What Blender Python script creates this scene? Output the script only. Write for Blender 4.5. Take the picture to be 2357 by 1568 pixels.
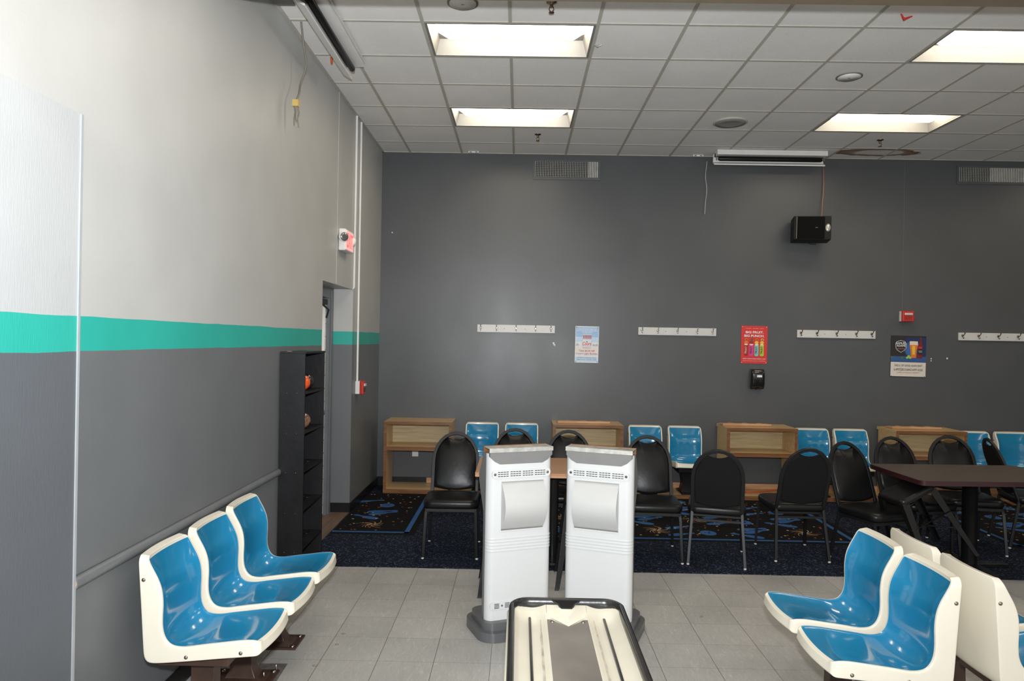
import bpy, bmesh, math, random
from math import sin, cos, pi, radians, sqrt
from mathutils import Vector, Matrix
random.seed(7)
for o in list(bpy.data.objects): bpy.data.objects.remove(o)
SC = bpy.context.scene; COL = SC.collection
# ------------------------------------------------------------------ camera, world, lights, exposure
CAMZ = 1.739
ya, ro = radians(0.563), radians(-0.99)
cyy, syy, crr, srr = cos(ya), sin(ya), cos(ro), sin(ro)
Rz = Matrix(((cyy, -syy, 0), (syy, cyy, 0), (0, 0, 1)))
Rr = Matrix(((crr, 0, srr), (0, 1, 0), (-srr, 0, crr)))
Rm = Rz @ Rr
cam = bpy.data.cameras.new('camera'); co = bpy.data.objects.new('camera', cam); COL.objects.link(co)
ax, ay, az = Rm @ Vector((1, 0, 0)), Rm @ Vector((0, 0, 1)), Rm @ Vector((0, -1, 0))
M4 = Matrix(((ax.x, ay.x, az.x, 0), (ax.y, ay.y, az.y, 0), (ax.z, ay.z, az.z, CAMZ), (0, 0, 0, 1)))
co.matrix_world = M4
cam.sensor_fit = 'HORIZONTAL'; cam.sensor_width = 36; cam.lens = 36 * 1660.3 / 2357
cam.clip_start = 0.05; cam.clip_end = 60
SC.camera = co
SC.view_settings.view_transform = 'Standard'; SC.view_settings.look = 'None'
SC.view_settings.gamma = 1; SC.view_settings.use_curve_mapping = False
SC.view_settings.exposure = 0.0
W = bpy.data.worlds.new('world'); SC.world = W; W.use_nodes = True
W.node_tree.nodes['Background'].inputs[0].default_value = (1, 0.975, 0.94, 1)
W.node_tree.nodes['Background'].inputs[1].default_value = 1.0
TROFFER = 17.0
FLASH = 900.0
fl = bpy.data.lights.new('camera_flash', 'SPOT'); fl.shadow_soft_size = 0.05; fl.spot_size = radians(140); fl.spot_blend = 1.0; fl.energy = FLASH; fl.color = (0.93, 0.965, 1)
flo = bpy.data.objects.new('camera_flash', fl); COL.objects.link(flo)
flo.location = (0.0, -0.02, CAMZ + 0.22); flo.rotation_euler = (radians(102), 0, radians(3))

# ------------------------------------------------------------------ materials
MATS = {}
def nodes(name):
    m = bpy.data.materials.new(name); m.use_nodes = True
    nt = m.node_tree; b = nt.nodes['Principled BSDF']; MATS[name] = m
    return m, nt, b
def mat(name, col, rough=0.5, metal=0.0, var=0.06, scale=9.0, bump=0.0, bscale=60.0, spec=0.5, coat=0.0, emit=None, estr=0.0, rvar=0.0):
    m, nt, b = nodes(name)
    N, L = nt.nodes, nt.links
    tc = N.new('ShaderNodeTexCoord'); ns = N.new('ShaderNodeTexNoise'); ns.inputs['Scale'].default_value = scale; ns.inputs['Detail'].default_value = 5
    L.new(tc.outputs['Object'], ns.inputs['Vector'])
    cr = N.new('ShaderNodeValToRGB'); cr.color_ramp.elements[0].position = .3; cr.color_ramp.elements[1].position = .7
    cr.color_ramp.elements[0].color = tuple(c * (1 - var) for c in col) + (1,); cr.color_ramp.elements[1].color = tuple(min(1, c * (1 + var)) for c in col) + (1,)
    L.new(ns.outputs['Fac'], cr.inputs['Fac']); L.new(cr.outputs['Color'], b.inputs['Base Color'])
    b.inputs['Roughness'].default_value = rough; b.inputs['Metallic'].default_value = metal
    b.inputs['Specular IOR Level'].default_value = spec; b.inputs['Coat Weight'].default_value = coat; b.inputs['Coat Roughness'].default_value = .08
    if rvar:
        mr = N.new('ShaderNodeMapRange'); mr.inputs[3].default_value = max(0.02, rough - rvar); mr.inputs[4].default_value = min(1, rough + rvar)
        mr.inputs[1].default_value = .3; mr.inputs[2].default_value = .7
        L.new(ns.outputs['Fac'], mr.inputs[0]); L.new(mr.outputs[0], b.inputs['Roughness'])
    if bump:
        n2 = N.new('ShaderNodeTexNoise'); n2.inputs['Scale'].default_value = bscale; n2.inputs['Detail'].default_value = 4
        L.new(tc.outputs['Object'], n2.inputs['Vector']); bp = N.new('ShaderNodeBump'); bp.inputs['Strength'].default_value = bump; bp.inputs['Distance'].default_value = .01
        L.new(n2.outputs['Fac'], bp.inputs['Height']); L.new(bp.outputs['Normal'], b.inputs['Normal'])
    if emit: b.inputs['Emission Color'].default_value = tuple(emit) + (1,); b.inputs['Emission Strength'].default_value = estr
    return m
def wood(name, c1, c2, rough=.35, axis=0, sc=1.0):
    m, nt, b = nodes(name); N, L = nt.nodes, nt.links
    tc = N.new('ShaderNodeTexCoord'); mp = N.new('ShaderNodeMapping')
    s = [26 * sc] * 3; s[axis] = 2.2 * sc; mp.inputs['Scale'].default_value = s
    ns = N.new('ShaderNodeTexNoise'); ns.inputs['Scale'].default_value = 1.6; ns.inputs['Detail'].default_value = 7; ns.inputs['Distortion'].default_value = .5
    cr = N.new('ShaderNodeValToRGB'); cr.color_ramp.elements[0].position = .32; cr.color_ramp.elements[1].position = .68
    cr.color_ramp.elements[0].color = tuple(c1) + (1,); cr.color_ramp.elements[1].color = tuple(c2) + (1,)
    L.new(tc.outputs['Object'], mp.inputs[0]); L.new(mp.outputs[0], ns.inputs['Vector']); L.new(ns.outputs['Fac'], cr.inputs[0]); L.new(cr.outputs[0], b.inputs['Base Color'])
    b.inputs['Roughness'].default_value = rough
    return m

LIGHTG = (0.48, 0.48, 0.465); DARKG = (0.145, 0.153, 0.16); TEAL = (0.025, 0.40, 0.33)
def striped_wall(name, stripe=True, rough=.42, fine=0.06, light=LIGHTG, dark=DARKG, vert=False):
    m, nt, b = nodes(name); N, L = nt.nodes, nt.links
    tc = N.new('ShaderNodeTexCoord'); sp = N.new('ShaderNodeSeparateXYZ'); L.new(tc.outputs['Object'], sp.inputs[0])
    wn = N.new('ShaderNodeTexNoise'); wn.inputs['Scale'].default_value = 3.0; L.new(tc.outputs['Object'], wn.inputs['Vector'])
    mr = N.new('ShaderNodeMath'); mr.operation = 'MULTIPLY_ADD'; mr.inputs[1].default_value = .012; L.new(wn.outputs['Fac'], mr.inputs[0]); L.new(sp.outputs['Z'], mr.inputs[2])
    g1 = N.new('ShaderNodeMath'); g1.operation = 'GREATER_THAN'; g1.inputs[1].default_value = 1.677; L.new(mr.outputs[0], g1.inputs[0])
    g2 = N.new('ShaderNodeMath'); g2.operation = 'GREATER_THAN'; g2.inputs[1].default_value = 1.807; L.new(mr.outputs[0], g2.inputs[0])
    a = N.new('ShaderNodeMix'); a.data_type = 'RGBA'; a.inputs[6].default_value = dark + (1,); a.inputs[7].default_value = TEAL + (1,)
    c = N.new('ShaderNodeMix'); c.data_type = 'RGBA'; c.inputs[7].default_value = light + (1,)
    L.new(g1.outputs[0], a.inputs[0]); L.new(a.outputs[2], c.inputs[6]); L.new(g2.outputs[0], c.inputs[0])
    ns = N.new('ShaderNodeTexNoise'); ns.inputs['Scale'].default_value = 2.2; ns.inputs['Detail'].default_value = 6; L.new(tc.outputs['Object'], ns.inputs['Vector'])
    mm = N.new('ShaderNodeMapRange'); mm.inputs[1].default_value = .3; mm.inputs[2].default_value = .7; mm.inputs[3].default_value = .95; mm.inputs[4].default_value = 1.05
    L.new(ns.outputs['Fac'], mm.inputs[0])
    hv = N.new('ShaderNodeVectorMath'); hv.operation = 'SCALE'; L.new(c.outputs[2], hv.inputs[0]); L.new(mm.outputs[0], hv.inputs['Scale'])
    L.new(hv.outputs[0], b.inputs['Base Color'])
    b.inputs['Roughness'].default_value = rough
    n2 = N.new('ShaderNodeTexNoise'); n2.inputs['Detail'].default_value = 3
    if vert:
        mp = N.new('ShaderNodeMapping'); mp.inputs['Scale'].default_value = (1, 190, 22); L.new(tc.outputs['Object'], mp.inputs[0]); L.new(mp.outputs[0], n2.inputs['Vector']); n2.inputs['Scale'].default_value = 1
    else:
        n2.inputs['Scale'].default_value = 140; L.new(tc.outputs['Object'], n2.inputs['Vector'])
    bp = N.new('ShaderNodeBump'); bp.inputs['Strength'].default_value = fine; bp.inputs['Distance'].default_value = .008
    L.new(n2.outputs['Fac'], bp.inputs['Height']); L.new(bp.outputs['Normal'], b.inputs['Normal'])
    return m
M_left = striped_wall('left_wall_paint')
M_lpaint = mat('light_wall_paint', LIGHTG, .42)
M_panel = striped_wall('left_panel_paint', light=(.45, .465, .47), dark=(.11, .12, .135), fine=.10, vert=True, rough=.5)
# back wall: dark satin paint with roller patches
def back_paint():
    m, nt, b = nodes('back_wall_paint'); N, L = nt.nodes, nt.links
    tc = N.new('ShaderNodeTexCoord')
    ns = N.new('ShaderNodeTexNoise'); ns.inputs['Scale'].default_value = 1.3; ns.inputs['Detail'].default_value = 4; ns.inputs['Distortion'].default_value = .6
    L.new(tc.outputs['Object'], ns.inputs['Vector'])
    cr = N.new('ShaderNodeValToRGB'); cr.color_ramp.elements[0].position = .35; cr.color_ramp.elements[1].position = .65
    cr.color_ramp.elements[0].color = (.078, .082, .086, 1); cr.color_ramp.elements[1].color = (.088, .092, .096, 1)
    L.new(ns.outputs['Fac'], cr.inputs[0]); L.new(cr.outputs[0], b.inputs['Base Color'])
    vo = N.new('ShaderNodeTexVoronoi'); vo.inputs['Scale'].default_value = 1.6; vo.feature = 'SMOOTH_F1'
    mp = N.new('ShaderNodeMapping'); mp.inputs['Scale'].default_value = (1, 1, .7); L.new(tc.outputs['Object'], mp.inputs[0])
    ad = N.new('ShaderNodeTexNoise'); ad.inputs['Scale'].default_value = 1.1; ad.inputs['Detail'].default_value = 3; L.new(mp.outputs[0], ad.inputs['Vector'])
    mr = N.new('ShaderNodeMapRange'); mr.inputs[1].default_value = .35; mr.inputs[2].default_value = .65; mr.inputs[3].default_value = .33; mr.inputs[4].default_value = .40
    L.new(ad.outputs['Fac'], mr.inputs[0]); L.new(mr.outputs[0], b.inputs['Roughness'])
    n2 = N.new('ShaderNodeTexNoise'); n2.inputs['Scale'].default_value = 130; L.new(tc.outputs['Object'], n2.inputs['Vector'])
    bp = N.new('ShaderNodeBump'); bp.inputs['Strength'].default_value = .08; bp.inputs['Distance'].default_value = .008
    L.new(n2.outputs['Fac'], bp.inputs['Height']); L.new(bp.outputs['Normal'], b.inputs['Normal'])
    return m
M_back = back_paint()
def floor_mat():
    m, nt, b = nodes('vinyl_floor_tiles'); N, L = nt.nodes, nt.links
    tc = N.new('ShaderNodeTexCoord'); mp = N.new('ShaderNodeMapping'); mp.inputs['Location'].default_value = (1.039 + 3.048, -4.488 + 6.096, 0)
    mp.vector_type = 'POINT'; L.new(tc.outputs['Object'], mp.inputs[0])
    sp = N.new('ShaderNodeSeparateXYZ'); L.new(mp.outputs[0], sp.inputs[0])
    def seam(o, w):
        d = N.new('ShaderNodeMath'); d.operation = 'DIVIDE'; d.inputs[1].default_value = .3048; L.new(o, d.inputs[0])
        f = N.new('ShaderNodeMath'); f.operation = 'FRACT'; L.new(d.outputs[0], f.inputs[0])
        s = N.new('ShaderNodeMath'); s.operation = 'SUBTRACT'; s.inputs[1].default_value = .5; L.new(f.outputs[0], s.inputs[0])
        a = N.new('ShaderNodeMath'); a.operation = 'ABSOLUTE'; L.new(s.outputs[0], a.inputs[0])
        g = N.new('ShaderNodeMath'); g.operation = 'GREATER_THAN'; g.inputs[1].default_value = .5 - w; L.new(a.outputs[0], g.inputs[0])
        fl_ = N.new('ShaderNodeMath'); fl_.operation = 'FLOOR'; L.new(d.outputs[0], fl_.inputs[0])
        return g, fl_
    gx, fx = seam(sp.outputs['X'], .0045); gy, fy = seam(sp.outputs['Y'], .0025)
    mx = N.new('ShaderNodeMath'); mx.operation = 'MAXIMUM'; L.new(gx.outputs[0], mx.inputs[0]); L.new(gy.outputs[0], mx.inputs[1])
    cb = N.new('ShaderNodeCombineXYZ'); L.new(fx.outputs[0], cb.inputs[0]); L.new(fy.outputs[0], cb.inputs[1])
    wn = N.new('ShaderNodeTexWhiteNoise'); wn.noise_dimensions = '3D'; L.new(cb.outputs[0], wn.inputs['Vector'])
    # streaky chips
    m2 = N.new('ShaderNodeMapping'); m2.inputs['Scale'].default_value = (60, 14, 1); L.new(tc.outputs['Object'], m2.inputs[0])
    ns = N.new('ShaderNodeTexNoise'); ns.inputs['Scale'].default_value = 1; ns.inputs['Detail'].default_value = 3; ns.inputs['Distortion'].default_value = 1.5; L.new(m2.outputs[0], ns.inputs['Vector'])
    cr = N.new('ShaderNodeValToRGB'); e = cr.color_ramp.elements; e[0].position = .3; e[0].color = (.36, .352, .336, 1); e[1].position = .62; e[1].color = (.41, .40, .38, 1)
    e2 = e.new(.74); e2.color = (.50, .475, .43, 1)
    L.new(ns.outputs['Fac'], cr.inputs[0])
    n3 = N.new('ShaderNodeTexNoise'); n3.inputs['Scale'].default_value = 2.5; n3.inputs['Detail'].default_value = 4; L.new(tc.outputs['Object'], n3.inputs['Vector'])
    r1 = N.new('ShaderNodeMapRange'); r1.inputs[3].default_value = .94; r1.inputs[4].default_value = 1.05; L.new(wn.outputs['Value'], r1.inputs[0])
    r3 = N.new('ShaderNodeMapRange'); r3.inputs[1].default_value = .3; r3.inputs[2].default_value = .7; r3.inputs[3].default_value = .93; r3.inputs[4].default_value = 1.05; L.new(n3.outputs['Fac'], r3.inputs[0])
    mu = N.new('ShaderNodeMath'); mu.operation = 'MULTIPLY'; L.new(r1.outputs[0], mu.inputs[0]); L.new(r3.outputs[0], mu.inputs[1])
    sc = N.new('ShaderNodeVectorMath'); sc.operation = 'SCALE'; L.new(cr.outputs[0], sc.inputs[0]); L.new(mu.outputs[0], sc.inputs['Scale'])
    mi = N.new('ShaderNodeMix'); mi.data_type = 'RGBA'; L.new(mx.outputs[0], mi.inputs[0]); L.new(sc.outputs[0], mi.inputs[6]); mi.inputs[7].default_value = (.085, .072, .058, 1)
    L.new(mi.outputs[2], b.inputs['Base Color'])
    rr = N.new('ShaderNodeMapRange'); rr.inputs[1].default_value = .3; rr.inputs[2].default_value = .7; rr.inputs[3].default_value = .28; rr.inputs[4].default_value = .42; L.new(n3.outputs['Fac'], rr.inputs[0]); L.new(rr.outputs[0], b.inputs['Roughness'])
    return m
M_floor = floor_mat()
def ceil_mat():
    m, nt, b = nodes('ceiling_tile'); N, L = nt.nodes, nt.links
    tc = N.new('ShaderNodeTexCoord')
    ns = N.new('ShaderNodeTexNoise'); ns.inputs['Scale'].default_value = 1.5; ns.inputs['Detail'].default_value = 5; L.new(tc.outputs['Object'], ns.inputs['Vector'])
    cr = N.new('ShaderNodeValToRGB'); cr.color_ramp.elements[0].position = .3; cr.color_ramp.elements[0].color = (.81, .795, .765, 1); cr.color_ramp.elements[1].position = .7; cr.color_ramp.elements[1].color = (.88, .865, .835, 1)
    L.new(ns.outputs['Fac'], cr.inputs[0])
    # brown water ring near the back wall
    mp = N.new('ShaderNodeMapping'); mp.inputs['Location'].default_value = (-4.02 / .46, -8.21 / .15, 0); mp.inputs['Scale'].default_value = (1 / .46, 1 / .15, 0); L.new(tc.outputs['Object'], mp.inputs[0])
    nd = N.new('ShaderNodeTexNoise'); nd.inputs['Scale'].default_value = 6; nd.inputs['Detail'].default_value = 4; L.new(tc.outputs['Object'], nd.inputs['Vector'])
    ln = N.new('ShaderNodeVectorMath'); ln.operation = 'LENGTH'; L.new(mp.outputs[0], ln.inputs[0])
    ad = N.new('ShaderNodeMath'); ad.operation = 'MULTIPLY_ADD'; ad.inputs[1].default_value = .7; L.new(nd.outputs['Fac'], ad.inputs[0]); L.new(ln.outputs['Value'], ad.inputs[2])
    rg = N.new('ShaderNodeValToRGB'); e = rg.color_ramp.elements; e[0].position = .0; e[0].color = (.08, .08, .08, 1); e[1].position = 1.0; e[1].color = (0, 0, 0, 1)
    for p, v in ((.46, .15), (.52, .75), (.67, 1), (.70, 0)): q = e.new(p); q.color = (v, v, v, 1)
    hf = N.new('ShaderNodeMath'); hf.operation = 'MULTIPLY'; hf.inputs[1].default_value = .5; L.new(ad.outputs[0], hf.inputs[0]); L.new(hf.outputs[0], rg.inputs[0])
    mi = N.new('ShaderNodeMix'); mi.data_type = 'RGBA'; L.new(rg.outputs[0], mi.inputs[0]); L.new(cr.outputs[0], mi.inputs[6]); mi.inputs[7].default_value = (.20, .09, .022, 1)
    L.new(mi.outputs[2], b.inputs['Base Color']); b.inputs['Roughness'].default_value = .9
    n2 = N.new('ShaderNodeTexNoise'); n2.inputs['Scale'].default_value = 190; n2.inputs['Detail'].default_value = 3; L.new(tc.outputs['Object'], n2.inputs['Vector'])
    bp = N.new('ShaderNodeBump'); bp.inputs['Strength'].default_value = .35; bp.inputs['Distance'].default_value = .006
    L.new(n2.outputs['Fac'], bp.inputs['Height']); L.new(bp.outputs['Normal'], b.inputs['Normal'])
    return m
M_ceil = ceil_mat()
def carpet_mat(name, base, flecks):
    m, nt, b = nodes(name); N, L = nt.nodes, nt.links
    tc = N.new('ShaderNodeTexCoord'); mp = N.new('ShaderNodeMapping'); mp.inputs['Scale'].default_value = (1, 1.0, 1); L.new(tc.outputs['Object'], mp.inputs[0])
    ns = N.new('ShaderNodeTexNoise'); ns.inputs['Scale'].default_value = 75; ns.inputs['Detail'].default_value = 3; L.new(mp.outputs[0], ns.inputs['Vector'])
    cr = N.new('ShaderNodeValToRGB'); e = cr.color_ramp.elements; e[0].position = .35; e[0].color = tuple(c * .6 for c in base) + (1,); e[1].position = .55; e[1].color = tuple(base) + (1,)
    if flecks: q = e.new(.62); q.color = (.035, .055, .10, 1); q = e.new(.72); q.color = (.10, .14, .22, 1)
    L.new(ns.outputs['Fac'], cr.inputs[0]); L.new(cr.outputs[0], b.inputs['Base Color']); b.inputs['Roughness'].default_value = .95; b.inputs['Specular IOR Level'].default_value = .15
    bp = N.new('ShaderNodeBump'); bp.inputs['Strength'].default_value = .5; bp.inputs['Distance'].default_value = .006
    L.new(ns.outputs['Fac'], bp.inputs['Height']); L.new(bp.outputs['Normal'], b.inputs['Normal'])
    return m
M_carpet = carpet_mat('navy_fleck_carpet', (.009, .012, .022), True)
M_rug = carpet_mat('black_pattern_carpet', (.007, .007, .008), False)
M_cblue = mat('carpet_blue', (.035, .105, .27), .9, spec=.1, var=.15, scale=60)
M_corange = mat('carpet_orange', (.42, .12, .02), .9, spec=.1, var=.2, scale=60)
M_ccream = mat('carpet_cream', (.50, .46, .30), .9, spec=.1, var=.2, scale=60)
M_cbrown = mat('carpet_rust', (.17, .045, .018), .9, spec=.1, var=.2, scale=60)

M_cream = mat('cream_fibreglass', (.76, .715, .60), .28, var=.02, spec=.5, coat=.2)
M_blue = mat('blue_fibreglass', (.014, .20, .38), .14, var=.04, scale=14, coat=.4)
M_bolt = mat('bolt_metal', (.32, .28, .25), .25, 1)
M_brown = mat('brown_painted_steel', (.055, .03, .022), .3, var=.3, bump=.05)
M_blackm = mat('black_enamel', (.008, .008, .008), .28, var=.2, spec=.3)
M_vinyl = mat('black_vinyl', (.007, .007, .0075), .34, spec=.26, var=.1, bump=.06, bscale=35)
M_vback = mat('black_back_fabric', (.008, .008, .0085), .6, spec=.2, var=.1, bump=.1, bscale=160)
M_frame = mat('black_chair_frame', (.010, .010, .011), .42, spec=.35, var=.15)
M_glide = mat('white_glide', (.62, .60, .56), .4)
M_ply = wood('oak_veneer', (.50, .33, .15), (.66, .46, .22), .35, 0)
M_plyv = wood('oak_veneer_pale', (.42, .31, .15), (.58, .46, .26), .45, 0)
M_edge = wood('brown_wood_edge', (.15, .06, .022), (.25, .11, .042), .35, 0)
M_tray = wood('orange_wood', (.48, .24, .12), (.62, .36, .20), .35, 0)
M_lam = wood('beige_laminate', (.40, .23, .13), (.46, .28, .165), .3, 0)
M_shelf = mat('black_painted_wood', (.009, .009, .010), .42, spec=.3, var=.35, scale=5, bump=.1, bscale=25)
M_conw = mat('console_white_plastic', (.60, .61, .605), .3, var=.015, scale=3)
M_cbump = mat('console_bump_plastic', (.52, .52, .505), .35, var=.02)
M_cong = mat('console_grey_panel', (.19, .187, .182), .45, var=.06)
M_conb = mat('console_base_grey', (.10, .104, .108), .3, var=.1)
M_galv = mat('galvanised_lip', (.55, .54, .50), .4, .6, var=.25, scale=22)
M_slot = mat('dark_slot', (.02, .02, .02), .6)
M_rubber = mat('black_rubber_rim', (.018, .018, .018), .22, var=.3, scale=14, bump=.03)
M_steel = mat('stained_steel_plate', (.30, .275, .25), .3, .55, var=.2, scale=3, rvar=.03)
M_dirt = mat('grey_grime', (.40, .36, .29), .6, var=.3, scale=18)
M_creamr = mat('cream_ball_rack', (.62, .58, .475), .3, var=.03)
M_white = mat('white_plastic', (.78, .77, .74), .4, var=.03)
M_tee = mat('ceiling_tee_white', (.48, .46, .40), .6, var=.05)
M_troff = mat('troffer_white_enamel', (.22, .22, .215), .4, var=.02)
M_glow = mat('troffer_lens_glow', (.9, .88, .84), .5, emit=(1, .86, .66), estr=TROFFER)
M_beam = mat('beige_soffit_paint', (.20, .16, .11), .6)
M_whtp = mat('white_board_paint', (.66, .66, .64), .4, var=.03)
M_chrome = mat('chrome_hook', (.70, .66, .60), .15, 1)
M_hookd = mat('bronze_hook', (.22, .16, .11), .25, 1)
M_black = mat('black_plastic', (.006, .006, .006), .45, spec=.2)
M_cloth = mat('black_speaker_cloth', (.005, .005, .005), .9, spec=.1)
M_bbase = mat('black_rubber_baseboard', (.008, .008, .009), .3)
M_gpaint = mat('dark_grey_trim_paint', DARKG, .38)
M_gdoor = mat('grey_door_frame_paint', (.13, .14, .15), .35)
M_red = mat('red_plastic', (.55, .03, .02), .3)
M_redglow = mat('red_sign_glow', (.8, .1, .1), .4, emit=(1, .08, .09), estr=1.6)
M_lens = mat('clear_strobe_lens', (.75, .75, .74), .1, .3)
M_wgrey = mat('vent_frame_paint', (.09, .095, .10), .4)
M_slat = mat('vent_slat_white', (.52, .51, .46), .5, var=.12, scale=14)
M_dark = mat('duct_dark', (.006, .006, .006), .9)
M_cord = mat('orange_cord', (.55, .10, .03), .5)
M_copper = mat('copper_wire', (.50, .22, .12), .35, .6)
M_cable = mat('grey_cable', (.20, .18, .14), .5)
M_maroon = mat('maroon_table_edge', (.035, .008, .010), .3)
M_dtop = mat('dark_brown_laminate', (.075, .058, .048), .42, var=.1, scale=40)
M_balb = mat('black_ball', (.02, .018, .016), .12, coat=.5)
M_balo = mat('orange_ball', (.75, .10, .02), .15, coat=.5)
M_balm = mat('swirl_ball', (.16, .08, .05), .15, var=.9, scale=16, coat=.5)
M_thr = wood('worn_threshold', (.10, .07, .05), (.20, .12, .08), .5, 1)

# ------------------------------------------------------------------ mesh helpers
class MB:
    def __init__(s): s.v = []; s.f = []; s.m = []; s.sm = []
    def add(s, vs, fs, mi=0, smooth=False):
        o = len(s.v); s.v += [tuple(v) for v in vs]
        for f in fs: s.f.append([i + o for i in f]); s.m.append(mi); s.sm.append(smooth)
        return s
    def box(s, a, b, mi=0, M=None):
        x0, y0, z0 = a; x1, y1, z1 = b
        v = [Vector(p) for p in ((x0, y0, z0), (x1, y0, z0), (x1, y1, z0), (x0, y1, z0), (x0, y0, z1), (x1, y0, z1), (x1, y1, z1), (x0, y1, z1))]
        if M: v = [M @ p for p in v]
        return s.add(v, [(0, 3, 2, 1), (4, 5, 6, 7), (0, 1, 5, 4), (1, 2, 6, 5), (2, 3, 7, 6), (3, 0, 4, 7)], mi)
    def rings(s, rs, mi=0, cap=True, smooth=True, closed=True):
        n = len(rs[0]); vs = [p for r in rs for p in r]; fs = []
        for i in range(len(rs) - 1):
            for j in range(n if closed else n - 1):
                k = (j + 1) % n; fs.append((i * n + j, i * n + k, (i + 1) * n + k, (i + 1) * n + j))
        s.add(vs, fs, mi, smooth)
        if cap:
            s.add(rs[0], [tuple(range(n))[::-1]], mi); s.add(rs[-1], [tuple(range(n))], mi)
        return s
    def tube(s, path, r, mi=0, n=10, sq=None, up=Vector((0, 0, 1))):
        path = [Vector(p) for p in path]; rs = []
        prev = None
        for i, p in enumerate(path):
            t = (path[min(i + 1, len(path) - 1)] - path[max(i - 1, 0)]).normalized()
            if prev is None:
                a = up if abs(t.dot(up)) < .95 else Vector((1, 0, 0))
                prev = (a - t * a.dot(t)).normalized()
            else: prev = (prev - t * prev.dot(t)).normalized()
            q = t.cross(prev); rr = r[i] if isinstance(r, (list, tuple)) else r
            if sq: w, h = sq; rs.append([p + prev * (h * c) + q * (w * d) for c, d in ((-.5, -.5), (-.5, .5), (.5, .5), (.5, -.5))])
            else: rs.append([p + prev * (rr * cos(2 * pi * k / n)) + q * (rr * sin(2 * pi * k / n)) for k in range(n)])
        return s.rings(rs, mi, True, not sq)
    def lathe(s, prof, M=None, mi=0, n=20, smooth=True):
        rs = []
        for r, z in prof:
            ring = [Vector((r * cos(2 * pi * k / n), r * sin(2 * pi * k / n), z)) for k in range(n)]
            rs.append([M @ p for p in ring] if M else ring)
        return s.rings(rs, mi, True, smooth)
    def prism(s, poly, z0, z1, M=None, mi=0, smooth=False):
        a = [Vector((x, y, z0)) for x, y in poly]; b = [Vector((x, y, z1)) for x, y in poly]
        if M: a = [M @ p for p in a]; b = [M @ p for p in b]
        return s.rings([a, b], mi, True, smooth)
    def sphere(s, c, r, mi=0, n=14, sc=(1, 1, 1)):
        rs = []
        for i in range(n // 2 + 1):
            t = pi * max(.02, min(.98, i / (n // 2)));
            rs.append([Vector((c[0] + sc[0] * r * sin(t) * cos(2 * pi * k / n), c[1] + sc[1] * r * sin(t) * sin(2 * pi * k / n), c[2] - sc[2] * r * cos(t))) for k in range(n)])
        return s.rings(rs, mi, True, True)
    def poly(s, pts, mi=0): return s.add(pts, [tuple(range(len(pts)))], mi)
    def build(s, name, mats, parent=None, bevel=0, bseg=2, sub=0, fix=True, auto=True):
        me = bpy.data.meshes.new(name); me.from_pydata(s.v, [], s.f)
        if not isinstance(mats, (list, tuple)): mats = [mats]
        for m in mats: me.materials.append(m)
        for p, mi, sm in zip(me.polygons, s.m, s.sm): p.material_index = mi; p.use_smooth = sm
        if fix:
            bm = bmesh.new(); bm.from_mesh(me); bmesh.ops.recalc_face_normals(bm, faces=bm.faces); bm.to_mesh(me); bm.free()
        me.update()
        o = bpy.data.objects.new(name, me); COL.objects.link(o)
        if parent: o.parent = parent
        if bevel:
            md = o.modifiers.new('bevel', 'BEVEL'); md.width = bevel; md.segments = bseg; md.limit_method = 'ANGLE'; md.angle_limit = radians(40)
            for p in me.polygons: p.use_smooth = True
            md.harden_normals = True
        if sub:
            md = o.modifiers.new('sub', 'SUBSURF'); md.levels = sub; md.render_levels = sub
        return o
def tag(o, label=None, cat=None, group=None, kind=None):
    if label: o['label'] = label
    if cat: o['category'] = cat
    if group: o['group'] = group
    if kind: o['kind'] = kind
    return o
def empty(name, loc, rz=0, label=None, cat=None, group=None):
    o = bpy.data.objects.new(name, None); o.empty_display_size = .1; COL.objects.link(o); o.location = loc; o.rotation_euler = (0, 0, rz)
    return tag(o, label, cat, group)
def struct(o): o['kind'] = 'structure'; return o
def dup(root, loc=None, rz=None, label=None):
    r = root.copy(); COL.objects.link(r)
    if loc is not None: r.location = loc
    if rz is not None: r.rotation_euler = (0, 0, rz)
    if label: r['label'] = label
    for ch in list(root.children):
        c = ch.copy(); COL.objects.link(c); c.parent = r
        for g in list(ch.children):
            d = g.copy(); COL.objects.link(d); d.parent = c
    return r
def rrect(w, h, r, n=5, cx=0, cy=0):
    p = []
    for sx, sy, a0 in ((1, 1, 0), (-1, 1, 90), (-1, -1, 180), (1, -1, 270)):
        for k in range(n + 1):
            a = radians(a0 + 90 * k / n); p.append((cx + sx * (w / 2 - r) + r * cos(a), cy + sy * (h / 2 - r) + r * sin(a)))
    return p
def textmesh(s, size, sx=1.0, shear=0, bold=0, align='CENTER'):
    c = bpy.data.curves.new('t', 'FONT'); c.body = s; c.size = size; c.align_x = align; c.align_y = 'CENTER'; c.shear = shear; c.offset = bold; c.fill_mode = 'FRONT'; c.resolution_u = 3
    o = bpy.data.objects.new('t', c); COL.objects.link(o)
    dg = bpy.context.evaluated_depsgraph_get(); me = bpy.data.meshes.new_from_object(o.evaluated_get(dg))
    v = [Vector((p.co.x * sx, p.co.y, 0)) for p in me.vertices]; f = [tuple(p.vertices) for p in me.polygons]
    bpy.data.objects.remove(o); bpy.data.curves.remove(c); bpy.data.meshes.remove(me)
    return v, f
def fittext(mb, s, w, h, M, mi=0, shear=0, bold=0):
    v, f = textmesh(s, 1.0, 1, shear, bold)
    if not v: return
    x0 = min(p.x for p in v); x1 = max(p.x for p in v); y0 = min(p.y for p in v); y1 = max(p.y for p in v)
    mb.add([M @ Vector(((p.x - (x0 + x1) / 2) / (x1 - x0) * w, (p.y - (y0 + y1) / 2) / (y1 - y0) * h, 0)) for p in v], f, mi)
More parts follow.
